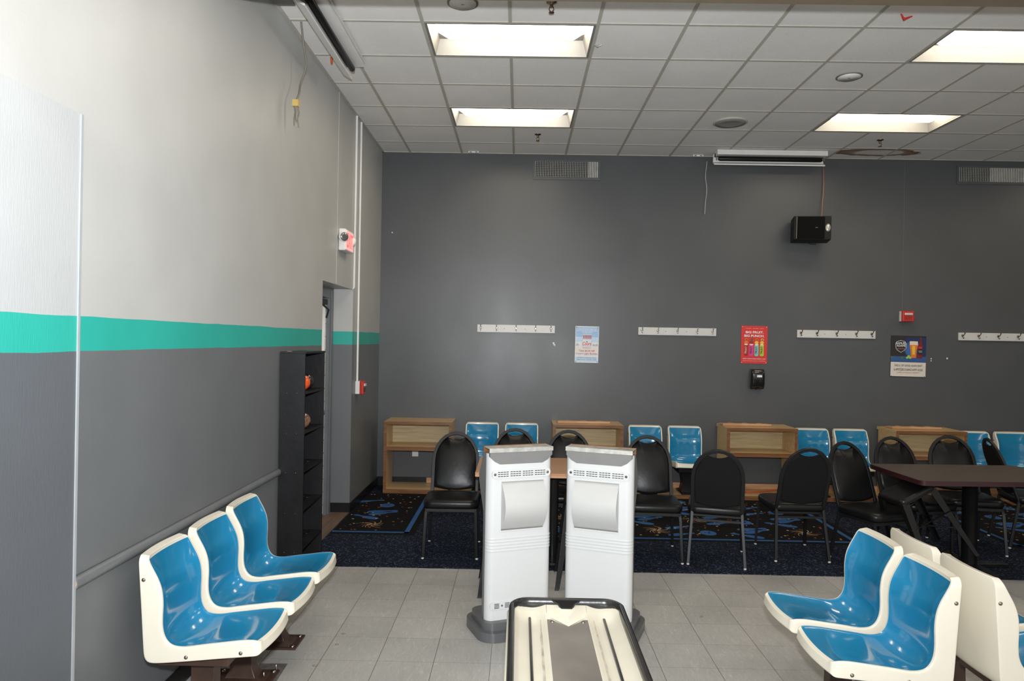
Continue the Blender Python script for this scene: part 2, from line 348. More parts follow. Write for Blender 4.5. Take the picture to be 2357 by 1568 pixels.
def catmull(P, per=6):
    out = []
    Q = [P[0]] + list(P) + [P[-1]]
    for i in range(1, len(Q) - 2):
        for k in range(per):
            t = k / per; a, b, c, d = [Vector(q) for q in Q[i - 1:i + 3]]
            out.append(.5 * ((2 * b) + (-a + c) * t + (2 * a - 5 * b + 4 * c - d) * t * t + (-a + 3 * b - 3 * c + d) * t ** 3))
    out.append(Vector(P[-1])); return out
def resample(P, n):
    L = [0]
    for i in range(1, len(P)): L.append(L[-1] + (P[i] - P[i - 1]).length)
    out = []; j = 0
    for k in (range(n) if isinstance(n, int) else n):
        t = L[-1] * (k / (n - 1) if isinstance(n, int) else k)
        while j < len(P) - 2 and L[j + 1] < t: j += 1
        u = (t - L[j]) / max(1e-9, L[j + 1] - L[j]); out.append(P[j].lerp(P[j + 1], min(1, u)))
    return out, L[-1]

# ------------------------------------------------------------------ the room
H = 3.94; BY = 8.5; LX = -1.65; RX = 9.0; NY = -1.2
o = MB().box((-2.2, NY, -.1), (RX, BY, 0)).build('floor', M_floor); struct(o)
# ceiling tiles between tees, fixtures' cells left open
TX0, TY0, T = -.709, 4.992, .6096
fix = [(-.709, 4.992), (-.709, 6.8208), (2.9486, 4.992), (2.9486, 6.8208)]
cells = set()
for fx, fy in fix:
    i = round((fx - TX0) / T); j = round((fy - TY0) / T); cells |= {(i, j), (i + 1, j)}
fix += [(-.709, 1.3344), (2.9486, 1.3344), (6.6062, 1.3344), (6.6062, 4.992), (6.6062, 6.8208)]  # unseen troffers added to even out the room's illumination
for fx, fy in fix[4:]:
    i = round((fx - TX0) / T); j = round((fy - TY0) / T); cells |= {(i, j), (i + 1, j)}
c = MB(); g = MB()
for i in range(-2, 17):
    for j in range(-10, 6):
        if (i, j) in cells: continue
        x0 = max(LX, TX0 + i * T); x1 = min(RX, x0 + T if x0 > LX else TX0 + (i + 1) * T); y0 = max(NY, TY0 + j * T); y1 = min(BY, TY0 + (j + 1) * T)
        if x1 <= x0 or y1 <= y0: continue
        c.box((x0, y0, H), (x1, y1, H + .015))
for i in range(-1, 17):
    x = TX0 + i * T
    for j in range(-10, 6):
        if (i - 1, j) in cells and (i, j) in cells: continue
        y0 = max(NY, TY0 + j * T); y1 = min(BY, y0 + T); g.box((x - .012, y0, H - .005), (x + .012, y1, H + .002))
for j in range(-10, 6): g.box((LX, TY0 + j * T - .012, H - .0045), (RX, TY0 + j * T + .012, H + .002))
g.box((LX, BY - .022, H - .006), (RX, BY, H + .002)); g.box((LX, NY, H - .006), (LX + .022, BY, H + .002))
ceil = struct(c.build('ceiling', M_ceil)); g.build('ceiling_grid', M_tee, ceil)
cap = MB().box((LX - .3, NY, H + .2), (RX, BY + .2, H + .26)); cap.build('plenum_deck', M_dark, ceil)
# left wall with door opening
DY0, DY1, DZ = 6.017, 7.122, 2.215
w = MB().box((LX - .3, NY, 0), (LX, DY0, H)).box((LX - .3, DY1, 0), (LX, BY, H)).box((LX - .3, DY0, DZ), (LX, DY1, H))
wl = struct(w.build('wall_left', M_left))
struct(MB().box((LX - .3, BY, 0), (RX, BY + .2, H)).build('wall_back', M_back))
struct(MB().box((RX, NY, 0), (RX + .15, BY, H)).build('wall_right_unseen', M_back))  # unseen wall, keeps world light from overbrightening the right side
struct(MB().box((LX, 3.44, 3.576), (RX, 3.898, H)).build('trim_1', M_beam))
# near-left raised panel with corner bead
struct(MB().box((LX, NY, 0), (LX + .012, 2.66, 2.55)).build('trim_2', M_panel))
struct(MB().box((LX, 2.655, 0), (LX + .017, 2.668, 2.55)).build('trim_3', mat('corner_bead', (.36, .38, .40), .4)))
# chair rail
rail = MB(); prof = [(0, .778), (.012, .780), (.022, .788), (.026, .803), (.022, .818), (.012, .826), (0, .828)]
rail.rings([[Vector((LX + a, 2.668, b)) for a, b in prof], [Vector((LX + a, 4.955, b)) for a, b in prof]], 0, True, True)
rl = struct(rail.build('trim_4', M_gpaint)); MB().rings([[Vector((LX + a * .8, 2.6672, .803 + (b - .803) * .8)) for a, b in prof], [Vector((LX + a * .8, 2.6685, .803 + (b - .803) * .8)) for a, b in prof]], 0).build('bare_wood_end', M_tray, rl)
# baseboards
struct(MB().box((LX, 2.668, 0), (LX + .008, DY0, .10)).build('baseboard_left', M_bbase, bevel=.003))
struct(MB().box((LX, DY1 - .008, 0), (LX + .008, BY, .105)).box((LX - .19, DY1 - .008, 0), (LX, DY1, .105)).build('baseboard_door', M_bbase, bevel=.003))
struct(MB().box((LX + .008, BY - .008, 0), (RX, BY, .11)).build('baseboard_back', M_bbase, bevel=.003))
# thin scuffed white paint line on the baseboard top
# door, frame, hardware
d = MB().box((-1.95, DY0, 0), (-1.905, DY1 - .16, 2.13)); dr = struct(d.build('door_1', M_white, bevel=.003))
fr = MB()
fr.box((-1.93, DY1 - .152, 0), (-1.85, DY1, 2.215)).box((-1.90, DY1 - .10, 0), (-1.832, DY1 - .03, 2.20)).box((-1.87, DY1 - .145, 0), (-1.842, DY1 - .125, 2.2))
fr.box((-1.93, DY0, 2.12), (-1.84, DY1, 2.215))
fr.build('door_frame', M_gdoor, dr, bevel=.004)
MB().box((-1.905, DY1 - .190, .03), (-1.872, DY1 - .154, 2.1)).build('light_gap_strip', M_white, dr)  # gap of light at the door edge, put in as plain white
sc = MB()
for k in range(16): sc.sphere((-1.872, DY1 - .172, .12 + k * .125), .004)
sc.build('strip_screws', M_slot, dr)
hd = MB().box((-1.90, 6.60, 2.05), (-1.83, 6.86, 2.10)).tube([(-1.86, 6.80, 2.05), (-1.80, 6.78, 2.00), (-1.84, 6.86, 1.93)], .009)
hd.build('door_closer', M_slot, dr, bevel=.004)
MB().lathe([(.001, .03), (.024, .03), (.03, .012), (.03, 0)], Matrix.Translation((-1.88, 6.875, 1.02)) @ Matrix.Rotation(radians(90), 4, 'Y')).build('door_lock', M_chrome, dr)
struct(MB().box((-2.0, DY0, 0), (LX, DY1, .012)).build('trim_5', M_thr))
struct(MB().box((-2.2, DY0 - .2, 0), (-2.1, DY1 + .2, 2.6)).build('wall_corridor', M_white))

# ------------------------------------------------------------------ ceiling fixtures
def troffer(x, y, label):
    t = empty('ceiling_light', (x, y, H), 0, label, 'light', 'ceiling troffers')
    w_, d_ = 2 * T, T
    h = MB(); fw = .03
    # flange
    for a, b in (((0, 0), (w_, fw)), ((0, d_ - fw), (w_, d_)), ((0, fw), (fw, d_ - fw)), ((w_ - fw, fw), (w_, d_ - fw))): h.box((a[0], a[1], -.004), (b[0], b[1], .004))
    def ring(i, z): return [Vector((fw + i, fw + i, z)), Vector((w_ - fw - i, fw + i, z)), Vector((w_ - fw - i, d_ - fw - i, z)), Vector((fw + i, d_ - fw - i, z))]
    h.rings([ring(0, .0), ring(.03, .11)], 0, False, False); h.add(ring(.03, .11), [(0, 1, 2, 3)])
    h.build('housing', M_troff, t, fix=False)
    L = MB(); rs = []
    n = 9
    for k in range(13):
        u = k / 12; x_ = .06 + (w_ - .12) * u; e = min(1, min(u, 1 - u) / .06); q = sqrt(max(0.02, 1 - (1 - e) ** 2))
        rs.append([Vector((x_, d_ / 2 + .145 * cos(pi * j / (n - 1)) * (.75 + .25 * q), .108 - .085 * q * sin(pi * j / (n - 1)) - .001)) for j in range(n)])
    L.rings(rs, 0, True, True, closed=False).build('lens', M_glow, t, fix=True)
    return t
for (x, y), lab in zip(fix, ('recessed fluorescent ceiling light nearest the camera on the left, beside the soffit', 'recessed fluorescent ceiling light on the left, above the back wall vent and nearer the wall',
        'recessed ceiling light cut by the right edge of the photo', 'recessed ceiling light on the right in front of the brown water stain',
        'added recessed ceiling light, unseen behind the camera on the left', 'added recessed ceiling light, unseen behind the camera in the middle', 'added recessed ceiling light, unseen behind the camera on the far right', 'added recessed ceiling light, unseen outside the right edge, nearer the soffit', 'added recessed ceiling light, unseen outside the right edge, nearer the back wall')): troffer(x, y, lab)
def black_strip(name, M, label, L=1.24):
    t = empty(name, (0, 0, 0), 0, label, 'light fixture', 'black light strips along the ceiling'); t.matrix_world = M
    # local: x along strip, y = distance from wall, z down from the ceiling
    MB().box((0, .27, -.055), (L, .35, 0)).box((.004, .352, -.03), (L - .004, .356, -.006)).box((0, .20, -.02), (L, .27, 0)).build('channel', M_white, t, bevel=.004)
    b = MB().tube([(.03, .265, -.085), (.05, .265, -.085), (L - .05, .265, -.085), (L - .03, .265, -.085)], [.014, .024, .024, .014], n=14); b.build('black_tube', M_blackm, t)
    for xa in (.008, L - .018): MB().box((xa, .252, -.10), (xa + .01, .278, -.05)).build('end_socket', M_cable, t, bevel=.002)
    MB().box((.0, .212, -.056), (L, .272, -.02)).build('inner_trough', M_slot, t)
    MB().rings([[Vector((x, .20, -.02)), Vector((x, .185, -.115)), Vector((x, .25, -.15)), Vector((x, .252, -.135)), Vector((x, .20, -.107)), Vector((x, .212, -.02))] for x in (-.01, L + .01)], 0, True, False).build('reflector', M_white, t, bevel=.002)
    return t
black_strip('black_light_strip', Matrix(((1, 0, 0, 2.20), (0, -1, 0, BY), (0, 0, 1, H - .006), (0, 0, 0, 1))), 'white strip fixture with a black tube at the top of the dark back wall')
black_strip('black_light_strip', Matrix(((0, 1, 0, LX + .04), (1, 0, 0, 4.45), (0, 0, 1, H - .006), (0, 0, 0, 1))), 'white strip fixture with a black tube on the ceiling along the left wall')
def sprinkler(x, y, label):
    t = empty('fire_sprinkler', (x, y, H), 0, label, 'sprinkler', 'ceiling sprinklers')
    MB().lathe([(.034, 0), (.034, -.006), (.014, -.012), (.010, -.03), (.012, -.035), (.004, -.036)], n=16).build('escutcheon', M_hookd, t)
    f_ = MB().tube([(-.010, 0, -.03), (-.016, 0, -.05), (0, 0, -.068)], .003, n=6).tube([(.010, 0, -.03), (.016, 0, -.05), (0, 0, -.068)], .003, n=6).lathe([(.003, -.066), (.018, -.068), (.018, -.072), (.002, -.073)], n=12)
    f_.build('deflector', M_hookd, t)
sprinkler(.162, 7.68, 'small bronze sprinkler head just beyond the left rear ceiling light')
sprinkler(3.80, 7.706, 'small bronze sprinkler head next to the brown water stain')
sprinkler(.173, 4.68, 'bronze sprinkler head at the top edge, between soffit and nearest light')
t = empty('ceiling_speaker', (2.054, 7.163, H - .005), 0, 'round white perforated speaker grille in the ceiling', 'speaker')
MB().lathe([(.165, .004), (.165, -.006), (.150, -.014), (.148, -.012)], n=36).build('rim', M_tee, t)
MB().lathe([(.149, 0), (.149, -.012), (.09, -.016), (.085, -.014), (.01, -.015)], n=36).build('grille', mat('speaker_grille', (.30, .30, .28), .7, bump=.6, bscale=400), t)
for x, y, lab in ((2.655, 5.91, 'round flat white cover plate in the ceiling between the two rows of lights'), (-.406, 4.705, 'round flat white cover plate in the ceiling at the top edge of the photo')):
    t = empty('ceiling_cover', (x, y, H), 0, lab, 'cover plate', 'round ceiling covers')
    MB().lathe([(.102, 0), (.102, -.006), (.085, -.008)], n=32).build('rim', M_cable, t); MB().lathe([(.088, -.004), (.088, -.013), (.01, -.014)], n=32).box((-.01, -.002, -.0155), (.01, .002, -.013), 1).build('plate', [M_white, M_slot], t)
for x, y, lab in ((-.568, 8.40, 'small white clip bar on the ceiling at the left of the back wall'), (2.046, 8.415, 'small white clip bar on the ceiling left of the black tube strip')):
    o = MB().box((-.06, -.012, -.02), (.06, .012, -.002)).box((-.045, -.014, -.016), (-.02, -.011, -.008), 1).box((.02, -.014, -.016), (.045, -.011, -.008), 1).build('ceiling_clip', [M_white, M_slot]); o.location = (x, y, H - .003); tag(o, lab, 'clip', 'ceiling clip bars')
o = MB().tube([(2.48, 4.78, H - .003), (2.51, 4.80, H - .03), (2.56, 4.79, H - .012)], [.004, .01, .004]).build('red_tape_scrap', M_red); tag(o, 'dark red scrap stuck to the ceiling near the soffit', 'scrap')
o = MB().tube([(-1.51, 5.65, H), (-1.51, 5.65, H - .03), (-1.505, 5.64, H - .055)], [.012, .01, .008]).build('orange_wire_nut', M_cord); tag(o, 'small orange wire nut hanging from the ceiling by the left wall', 'wire nut')
o = MB().tube([(.52, 5.34, H - .004), (.54, 5.34, H - .02), (.57, 5.33, H - .006)], .005).build('ceiling_hook', M_chrome); tag(o, 'tiny metal hook in the ceiling right of the nearest light', 'hook')
o = MB().box((-1.64, 4.64, H - .012), (-1.52, 4.76, H - .005)).build('ceiling_tag', M_troff); tag(o, 'small pale plate on the ceiling corner above the left wall', 'plate')
# ------------------------------------------------------------------ left wall fittings
def curve_tube(name, pts, r, m, label, cat, n=8, per=6):
    o = MB().tube(catmull(pts, per), r, n=n).build(name, m); return tag(o, label, cat)
t = empty('hanging_cable', (-1.58, 5.0, H), 0, 'grey cable with a frayed plug hanging from the ceiling by the left wall', 'cable')
MB().tube(catmull([(.02, .02, .0), (.015, .10, -.12), (.03, .12, -.27), (.0, .10, -.40), (.01, .03, -.50), (.0, 0.0, -.56)], 6), .007, n=8).build('cord', M_cable, t)
MB().box((-.02, -.018, -.60), (.02, .018, -.555)).build('yellow_clip', mat('yellow_clip', (.6, .42, .12), .5), t)
MB().tube([(0, 0, -.60), (.01, 0, -.64), (0, .01, -.70)], [.014, .018, .006], n=8).tube([(0, 0, -.62), (-.012, 0, -.68), (-.01, 0, -.73)], .004).tube([(0, 0, -.62), (.014, 0, -.69), (.02, .01, -.74)], .004).build('frayed_end', M_cable, t)
tag(MB().tube([(LX + .004, 6.44, H), (LX + .004, 6.44, 2.225)], .003, n=6).build('wall_cable', M_lpaint), 'thin pale wire running down the left wall beside the exit sign', 'wire')
o = MB().tube([(LX + .012, 7.106, H - .01), (LX + .012, 7.106, 2.235), (LX + .0, 7.108, 2.223), (-1.83, 7.11, 2.222)], .012, n=10).build('conduit', M_white); tag(o, 'white conduit from the ceiling ending at the door head', 'pipe', 'conduits on the left wall')
o = MB().tube([(LX + .012, 7.31, H - .01), (LX + .012, 7.31, 1.30)], .011, n=10).build('conduit', M_white); tag(o, 'white conduit running down to the red fire alarm on the left wall', 'pipe', 'conduits on the left wall')
t = empty('exit_sign', (LX, 6.66, 2.63), 0, 'lit red exit sign with two lamp heads over the door', 'sign')
MB().box((0, -.15, -.10), (.065, .15, .10)).build('housing', M_white, t, bevel=.012)
MB().box((.064, -.14, -.088), (.069, .14, .088)).build('face', mat('sign_face', (.85, .62, .60), .4, emit=(1, .35, .33), estr=.55), t)
e = MB(); fittext(e, 'EXIT', .23, .13, Matrix(((0, 0, 1, .0695), (1, 0, 0, 0), (0, 1, 0, 0), (0, 0, 0, 1))), bold=.02); e.build('lettering', M_redglow, t, fix=False)
for s in (-1, 1):
    Mh = Matrix.Translation((.05, s * .17, .02)) @ Matrix.Rotation(radians(25 * s), 4, 'Z') @ Matrix.Rotation(radians(95), 4, 'Y') @ Matrix.Rotation(radians(-s * 25), 4, 'X')
    l = MB().lathe([(.012, -.06), (.03, -.045), (.044, -.005), (.046, .012), (.040, .016)], Mh, n=20).build('lamp_head', M_white, t)
    MB().lathe([(.039, .012), (.039, .0175), (.02, .020), (.005, .019)], Mh, n=20).build('lens', mat('lamp_head_lens', (.3, .3, .3), .15, .7), l)
def alarm(name, M, label, S):
    t = empty(name, (0, 0, 0), 0, label, 'fire alarm', 'fire alarm devices'); t.matrix_world = M   # local: x right, y out of wall, z up
    w_, h_ = S
    MB().box((-w_ / 2, 0, -h_ / 2), (w_ / 2, .045, h_ / 2)).build('back_box', M_white, t, bevel=.004)
    MB().box((-w_ / 2, .045, -h_ / 2 - .003), (w_ / 2 + .004, .085, h_ / 2 + .003)).build('red_cover', M_red, t, bevel=.008)
    l = MB().box((-w_ * .36, .083, h_ * .1), (w_ * .36, .10, h_ * .32)); l.build('strobe_lens', M_lens, t, bevel=.006)
    q = MB()
    for k in range(5): q.box((-w_ * .3 + k * w_ * .13, .085, -h_ * .35), (-w_ * .3 + k * w_ * .13 + .004, .087, -h_ * .02))
    q.build('sounder_slots', M_slot, t)
alarm('fire_alarm', Matrix(((0, 1, 0, LX), (-1, 0, 0, 7.33), (0, 0, 1, 1.235), (0, 0, 0, 1))), 'red and white fire alarm on the left wall beyond the door', (.10, .13))
alarm('fire_alarm', Matrix(((1, 0, 0, 4.512), (0, -1, 0, BY), (0, 0, 1, 2.10), (0, 0, 0, 1))), 'red fire alarm strobe on the back wall above the beer bottle poster', (.13, .12))
# ------------------------------------------------------------------ back wall fittings
def vent(x0, x1, z0, z1, lab, gx):
    t = empty('wall_vent', ((x0 + x1) / 2, BY, (z0 + z1) / 2), 0, lab, 'vent', 'wall vents')
    w_, h_ = (x1 - x0) / 2, (z1 - z0) / 2; f_ = MB()
    for a, b in (((-w_, -h_), (w_, -h_ + .03)), ((-w_, h_ - .02), (w_, h_)), ((-w_, -h_ + .03), (-w_ + .025, h_ - .02)), ((w_ - .035, -h_ + .03), (w_, h_ - .02))): f_.box((a[0], -.012, a[1]), (b[0], 0, b[1]))
    f_.build('vent_frame', M_wgrey, t, bevel=.002)
    MB().box((-w_ + .025, -.0015, -h_ + .03), (w_ - .035, -.0005, h_ - .02)).build('duct_opening', M_dark, t)
    s_ = MB(); n = 38
    for k in range(n):
        x = -w_ + .03 + (2 * w_ - .07) * k / (n - 1); wd = .0025 if k / n < gx else .0062
        s_.box((x - wd, -.013, -h_ + .03), (x + wd, -.009, h_ - .02))
    s_.build('vertical_slats', M_slat, t)
    s2 = MB()
    for k in range(9): z = -h_ + .04 + (2 * h_ - .07) * k / 8; s2.box((-w_ + .025, -.008, z - .003), (w_ - .035, -.004, z + .003))
    s2.build('rear_bars', M_wgrey, t)
vent(.128, .924, 3.64, 3.875, 'painted wall vent with white bars, left one on the back wall', .82)
vent(5.09, 5.90, 3.66, 3.875, 'wall vent with white bars at the right edge of the back wall', .45)
RL = ['leftmost white coat hook rail on the dark back wall', 'white coat hook rail between the blue poster and the red poster', 'white coat hook rail left of the beer glass poster', 'white coat hook rail cut by the right edge of the photo']
for i, (x0, hm) in enumerate(((-.494, M_chrome), (1.398, M_chrome), (3.257, M_hookd), (5.138, M_hookd))):
    t = empty('coat_hook_rail', (x0, BY, 1.832), 0, RL[i], 'coat rack', 'coat hook rails')
    bd = MB().box((0, -.019, 0), (.912, 0, .09)); bd.build('board', M_whtp, t, bevel=.002)
    MB().lathe([(.004, 0), (.004, .002)], Matrix.Translation((.32, -.019, .045)) @ Matrix.Rotation(radians(90), 4, 'X'), n=8).lathe([(.004, 0), (.004, .002)], Matrix.Translation((.565, -.019, .045)) @ Matrix.Rotation(radians(90), 4, 'X'), n=8).build('screw', M_slot, t)
    for fx in (.042, .228, .457, .686, .866):
        m_ = MB().lathe([(.014, 0), (.014, .004), (.006, .006)], Matrix.Translation((fx, -.019, .055)) @ Matrix.Rotation(radians(90), 4, 'X'), n=12)
        m_.tube(catmull([(fx, -.022, .055), (fx, -.045, .058), (fx, -.062, .075), (fx, -.066, .085)], 4), .0045, n=6).sphere((fx, -.067, .087), .008, n=8)
        m_.tube(catmull([(fx, -.022, .048), (fx, -.03, .028), (fx, -.042, .022), (fx, -.050, .032)], 4), .004, n=6)
        m_.build('hook', hm, t)
# posters (flat signs)
def px(ob, col, r=.4): return mat(ob, col, r, var=.04, scale=30)
P_white = px('print_white', (.82, .82, .80)); P_black = px('print_black', (.02, .02, .022)); P_red = px('print_red', (.70, .03, .025))
P_sky = px('print_sky', (.30, .50, .76)); P_sky2 = px('print_pale_sky', (.50, .66, .84)); P_haze = px('print_haze', (.72, .74, .76)); P_cr = px('print_cream', (.76, .70, .62))
P_txr = px('print_text_red', (.50, .09, .09)); P_navy = px('print_navy', (.012, .03, .11)); P_blu = px('print_blue', (.03, .10, .30)); P_glow = px('print_blue_mid', (.04, .14, .42))
P_or = px('print_amber', (.80, .20, .02)); P_yel = px('print_yellow', (.85, .55, .05)); P_foam = px('print_foam', (.85, .70, .55)); P_btl = px('print_bottle', (.20, .015, .012))
P_pink = px('print_magenta', (.72, .05, .32)); P_aqua = px('print_aqua', (.20, .60, .58)); P_lime = px('print_lime', (.42, .60, .04)); P_dred = px('print_dark_red', (.35, .012, .01)); P_grn = px('print_leaf', (.10, .16, .03)); P_silver = px('print_silver', (.45, .46, .48))
def poster(x0, x1, z0, z1, lab, tilt=0, back=None):
    t = empty('poster', ((x0 + x1) / 2, BY, (z0 + z1) / 2), 0, lab, 'poster', 'signs on the back wall'); t.rotation_euler = (0, tilt, 0)
    return t, (x1 - x0), (z1 - z0)
class Flat:
    def __init__(s, w, h, thick): s.mb = MB(); s.mats = []; s.k = 0; s.w = w; s.h = h; s.t = thick
    def mi(s, m):
        if m not in s.mats: s.mats.append(m)
        return s.mats.index(m)
    def y(s): s.k += 1; return -s.t - .0002 * s.k
    def rect(s, a, b, m): y = s.y(); s.mb.poly([((p - .5) * s.w, y, (q - .5) * s.h) for p, q in ((a[0], a[1]), (b[0], a[1]), (b[0], b[1]), (a[0], b[1]))], s.mi(m))
    def poly(s, pts, m): y = s.y(); s.mb.poly([((p - .5) * s.w, y, (q - .5) * s.h) for p, q in pts], s.mi(m))
    def ell(s, c, rx, rz, m, n=18): s.poly([(c[0] + rx * cos(2 * pi * k / n), c[1] + rz * sin(2 * pi * k / n)) for k in range(n)], m)
    def text(s, tx, c, w, h, m, shear=0, bold=0, rot=0):
        y = s.y(); R = Matrix.Rotation(radians(rot), 4, 'Y')
        fittext(s.mb, tx, w * (s.w if not rot else s.h), h * (s.h if not rot else s.w), Matrix.Translation(((c[0] - .5) * s.w, y, (c[1] - .5) * s.h)) @ R @ Matrix.Rotation(radians(90), 4, 'X'), s.mi(m), shear, bold)
    def build(s, name, t): return s.mb.build(name, s.mats, t, fix=False)
class Lines(Flat):
    def __init__(s, w, h, thick, t): super().__init__(w, h, thick); s.par = t
    def text(s, *a, **k):
        s.mb = MB(); s.mats = []; super().text(*a, **k); s.mb.build('text_line', s.mats, s.par, fix=False); s.k = 0
# blue sky poster with ice bucket
t, w_, h_ = poster(.660, .936, 1.493, 1.921, 'pale blue beer poster with an ice bucket of bottles, on the back wall', radians(.6))
MB().box((-w_ / 2, -.006, -h_ / 2), (w_ / 2, -.001, h_ / 2)).build('board', P_white, t)
F = Flat(w_, h_, .006)
for k, m_ in enumerate((P_sky2, P_haze, P_cr, P_haze, P_sky2, P_sky, P_sky)): F.rect((.02, .02 + k * .137), (.98, .02 + (k + 1) * .137), m_)
F.poly([(.02, .48), (.08, .53), (.13, .515), (.16, .49), (.2, .47), (.02, .46)], P_silver); F.poly([(.72, .48), (.78, .52), (.84, .5), (.93, .53), (.98, .50), (.98, .46), (.75, .46)], P_silver)
for k in range(6): x = .33 + k * .062; F.rect((x, .66), (x + .045, .76), P_txr); F.rect((x + .01, .755), (x + .035, .80), P_haze)
F.poly([(.28, .635), (.72, .635), (.66, .40), (.34, .40)], P_silver); F.poly([(.30, .63), (.70, .63), (.65, .41), (.35, .41)], P_haze)
F.poly([(.45, .56), (.50, .595), (.55, .56)], P_blu)
F.build('printed_picture', t)
F = Lines(w_, h_, .0128, t)
F.text('Coors', (.5, .525), .38, .10, P_red, .35, .02); F.text('LIGHT', (.5, .435), .30, .045, P_silver)
for s_, z_, ww in (('THE OFFICIAL BEER OF', .92, .78), ('NOT LIMITING HAPPINESS', .875, .88), ('TO AN HOUR', .835, .44)): F.text(s_, (.5, z_), ww, .03, P_white, 0, .02)
F.text('Take $0.50 Off', (.5, .325), .66, .055, P_txr, 0, .015); F.text('Coors Light Bottles', (.5, .245), .92, .06, P_txr, 0, .015)
F.text('Save $1.00 on Appetizers During', (.5, .135), .80, .032, P_black); F.text('Happy Hours 4 - 6 Monday - Friday', (.5, .085), .84, .032, P_black)
def pins(t, w_, h_, m_):
    q = MB()
    for a in (-1, 1):
        for b in (-1, 1): q.sphere((a * (w_ / 2 - .012), -.008, b * (h_ / 2 - .012)), .005, n=8)
    q.build('corner_pins', m_, t)
pins(t, w_, h_, M_slot)
# red poster
t, w_, h_ = poster(2.606, 2.913, 1.517, 1.959, 'bright red poster with four colourful cans and fruit on the back wall', radians(.4))
MB().box((-w_ / 2, -.006, -h_ / 2), (w_ / 2, -.001, h_ / 2)).build('board', P_red, t)
F = Flat(w_, h_, .006)
F.rect((0, 0), (1, .27), P_red)
for x, m_, fr in ((.19, P_dred, P_or), (.39, P_pink, P_dred), (.59, P_aqua, P_yel), (.79, P_lime, P_yel)):
    F.rect((x - .075, .215), (x + .075, .50), m_); F.ell((x, .505), .07, .022, P_foam); F.ell((x, .215), .065, .018, m_)
    F.ell((x, .56), .075, .04, fr); F.ell((x + .01, .635), .06, .035, P_grn if m_ is P_pink else (P_yel if m_ is P_lime else P_or)); F.ell((x + .015, .63), .035, .02, P_dred)
F.build('printed_picture', t)
F = Lines(w_, h_, .0128, t)
F.text('BIG FRUIT.', (.5, .83), .68, .062, P_white, 0, .03); F.text('BIG PUNCH.', (.49, .735), .76, .062, P_white, 0, .03)
F.text('5% ALCOHOL  ·  100 CALORIES  ·  1g SUGAR', (.5, .93), .68, .018, P_white)
F.text('HAPPY HOUR MONDAY-FRIDAY 4-6PM', (.5, .125), .86, .024, P_white, 0, .02); F.text('HAVE A TRULY FOR $1.00 NOW $1 OFF APPETIZERS', (.5, .07), .86, .018, P_white)
for x, m_ in ((.19, P_foam), (.39, P_black), (.59, P_black), (.79, P_black)): F.text('TRULY', (x - .015, .355), .20, .07, m_, 0, .02, rot=-90)
pins(t, w_, h_, M_white)
# navy poster
t, w_, h_ = poster(4.356, 4.765, 1.39, 1.874, 'navy poster of a beer glass and bottle with a white offer panel', radians(.7))
MB().box((-w_ / 2, -.006, -h_ / 2), (w_ / 2, -.001, h_ / 2)).build('board', P_black, t)
F = Flat(w_, h_, .006)
F.rect((0, .36), (1, 1), P_black); F.rect((.42, .5), (1, .96), P_navy); F.ell((.62, .68), .24, .20, P_blu); F.ell((.55, .66), .12, .14, P_glow); F.rect((0, .37), (1, .50), P_blu)
F.poly([(.53, .86), (.76, .86), (.765, .78), (.73, .64), (.715, .47), (.575, .47), (.56, .64), (.53, .78)], P_or); F.poly([(.60, .76), (.69, .76), (.68, .55), (.61, .55)], P_yel); F.poly([(.53, .87), (.76, .87), (.765, .78), (.53, .78)], P_foam)
F.poly([(.82, .97), (.86, .97), (.87, .85), (.90, .76), (.90, .46), (.74, .46), (.755, .72), (.80, .82)], P_btl); F.rect((.765, .55), (.895, .69), P_black); F.rect((.78, .70), (.88, .74), P_red)
for x, z in ((.02, .47), (.31, .465), (.46, .47), (.50, .505), (.54, .47)): F.ell((x + .01, z), .04, .025, P_lime if x > .4 else P_grn)
sh = [(.12, .80), (.16, .86), (.28, .89), (.40, .86), (.44, .80), (.43, .70), (.38, .64), (.28, .59), (.18, .64), (.13, .70)]
F.poly(sh, P_cr); F.poly([(.28 + (x - .28) * .93, .74 + (z - .74) * .93) for x, z in sh], P_black); F.rect((.17, .675), (.39, .69), P_txr)
F.rect((0, .015), (1, .36), P_cr)
F.build('printed_picture', t)
F = Lines(w_, h_, .0128, t)
F.text('SAMUEL', (.28, .815), .30, .055, P_white, 0, .02); F.text('ADAMS', (.28, .755), .26, .05, P_white, 0, .02)
F.text('SAMUEL', (.83, .64), .10, .02, P_white); F.text('ADAMS', (.83, .612), .09, .018, P_white)
F.text('TAKE $1 OFF SAMUEL ADAMS DRAFT', (.5, .275), .80, .055, P_black); F.text('& APPETIZERS DURING HAPPY HOUR', (.5, .18), .82, .055, P_black); F.text('4-6PM MONDAY-FRIDAY', (.5, .11), .66, .025, P_txr)
pins(t, w_, h_, M_slot)
# hand dryer / dispenser
t = empty('soap_dispenser', (2.787, BY, 1.335), 0, 'black rounded dispenser below the red poster', 'dispenser')
b = MB(); rs = []
for z, s_, dd in ((-.115, .86, .045), (-.105, .95, .07), (-.06, 1, .085), (.05, .97, .10), (.10, .94, .095), (.118, .86, .06)):
    rs.append([Vector((x * s_, -dd * .5 + y * dd * 1.0, z)) for x, y in rrect(.165, 1, .035, 4) if True])
rs = [[Vector((x * s_, -(.5 - y) * dd, z)) for x, y in [(a, c_ / .1) for a, c_ in rrect(.165, .1, .035, 4)]] for z, s_, dd in ((-.115, .86, .055), (-.105, .95, .08), (-.06, 1, .095), (.05, .97, .105), (.10, .94, .10), (.118, .86, .07))]
b.rings(rs, 0, True, True).build('body', mat('glossy_black_plastic', (.012, .012, .012), .2, coat=.3), t)
MB().box((-.02, -.107, .025), (.04, -.1, .052)).build('metal_label', M_lens, t, bevel=.003)
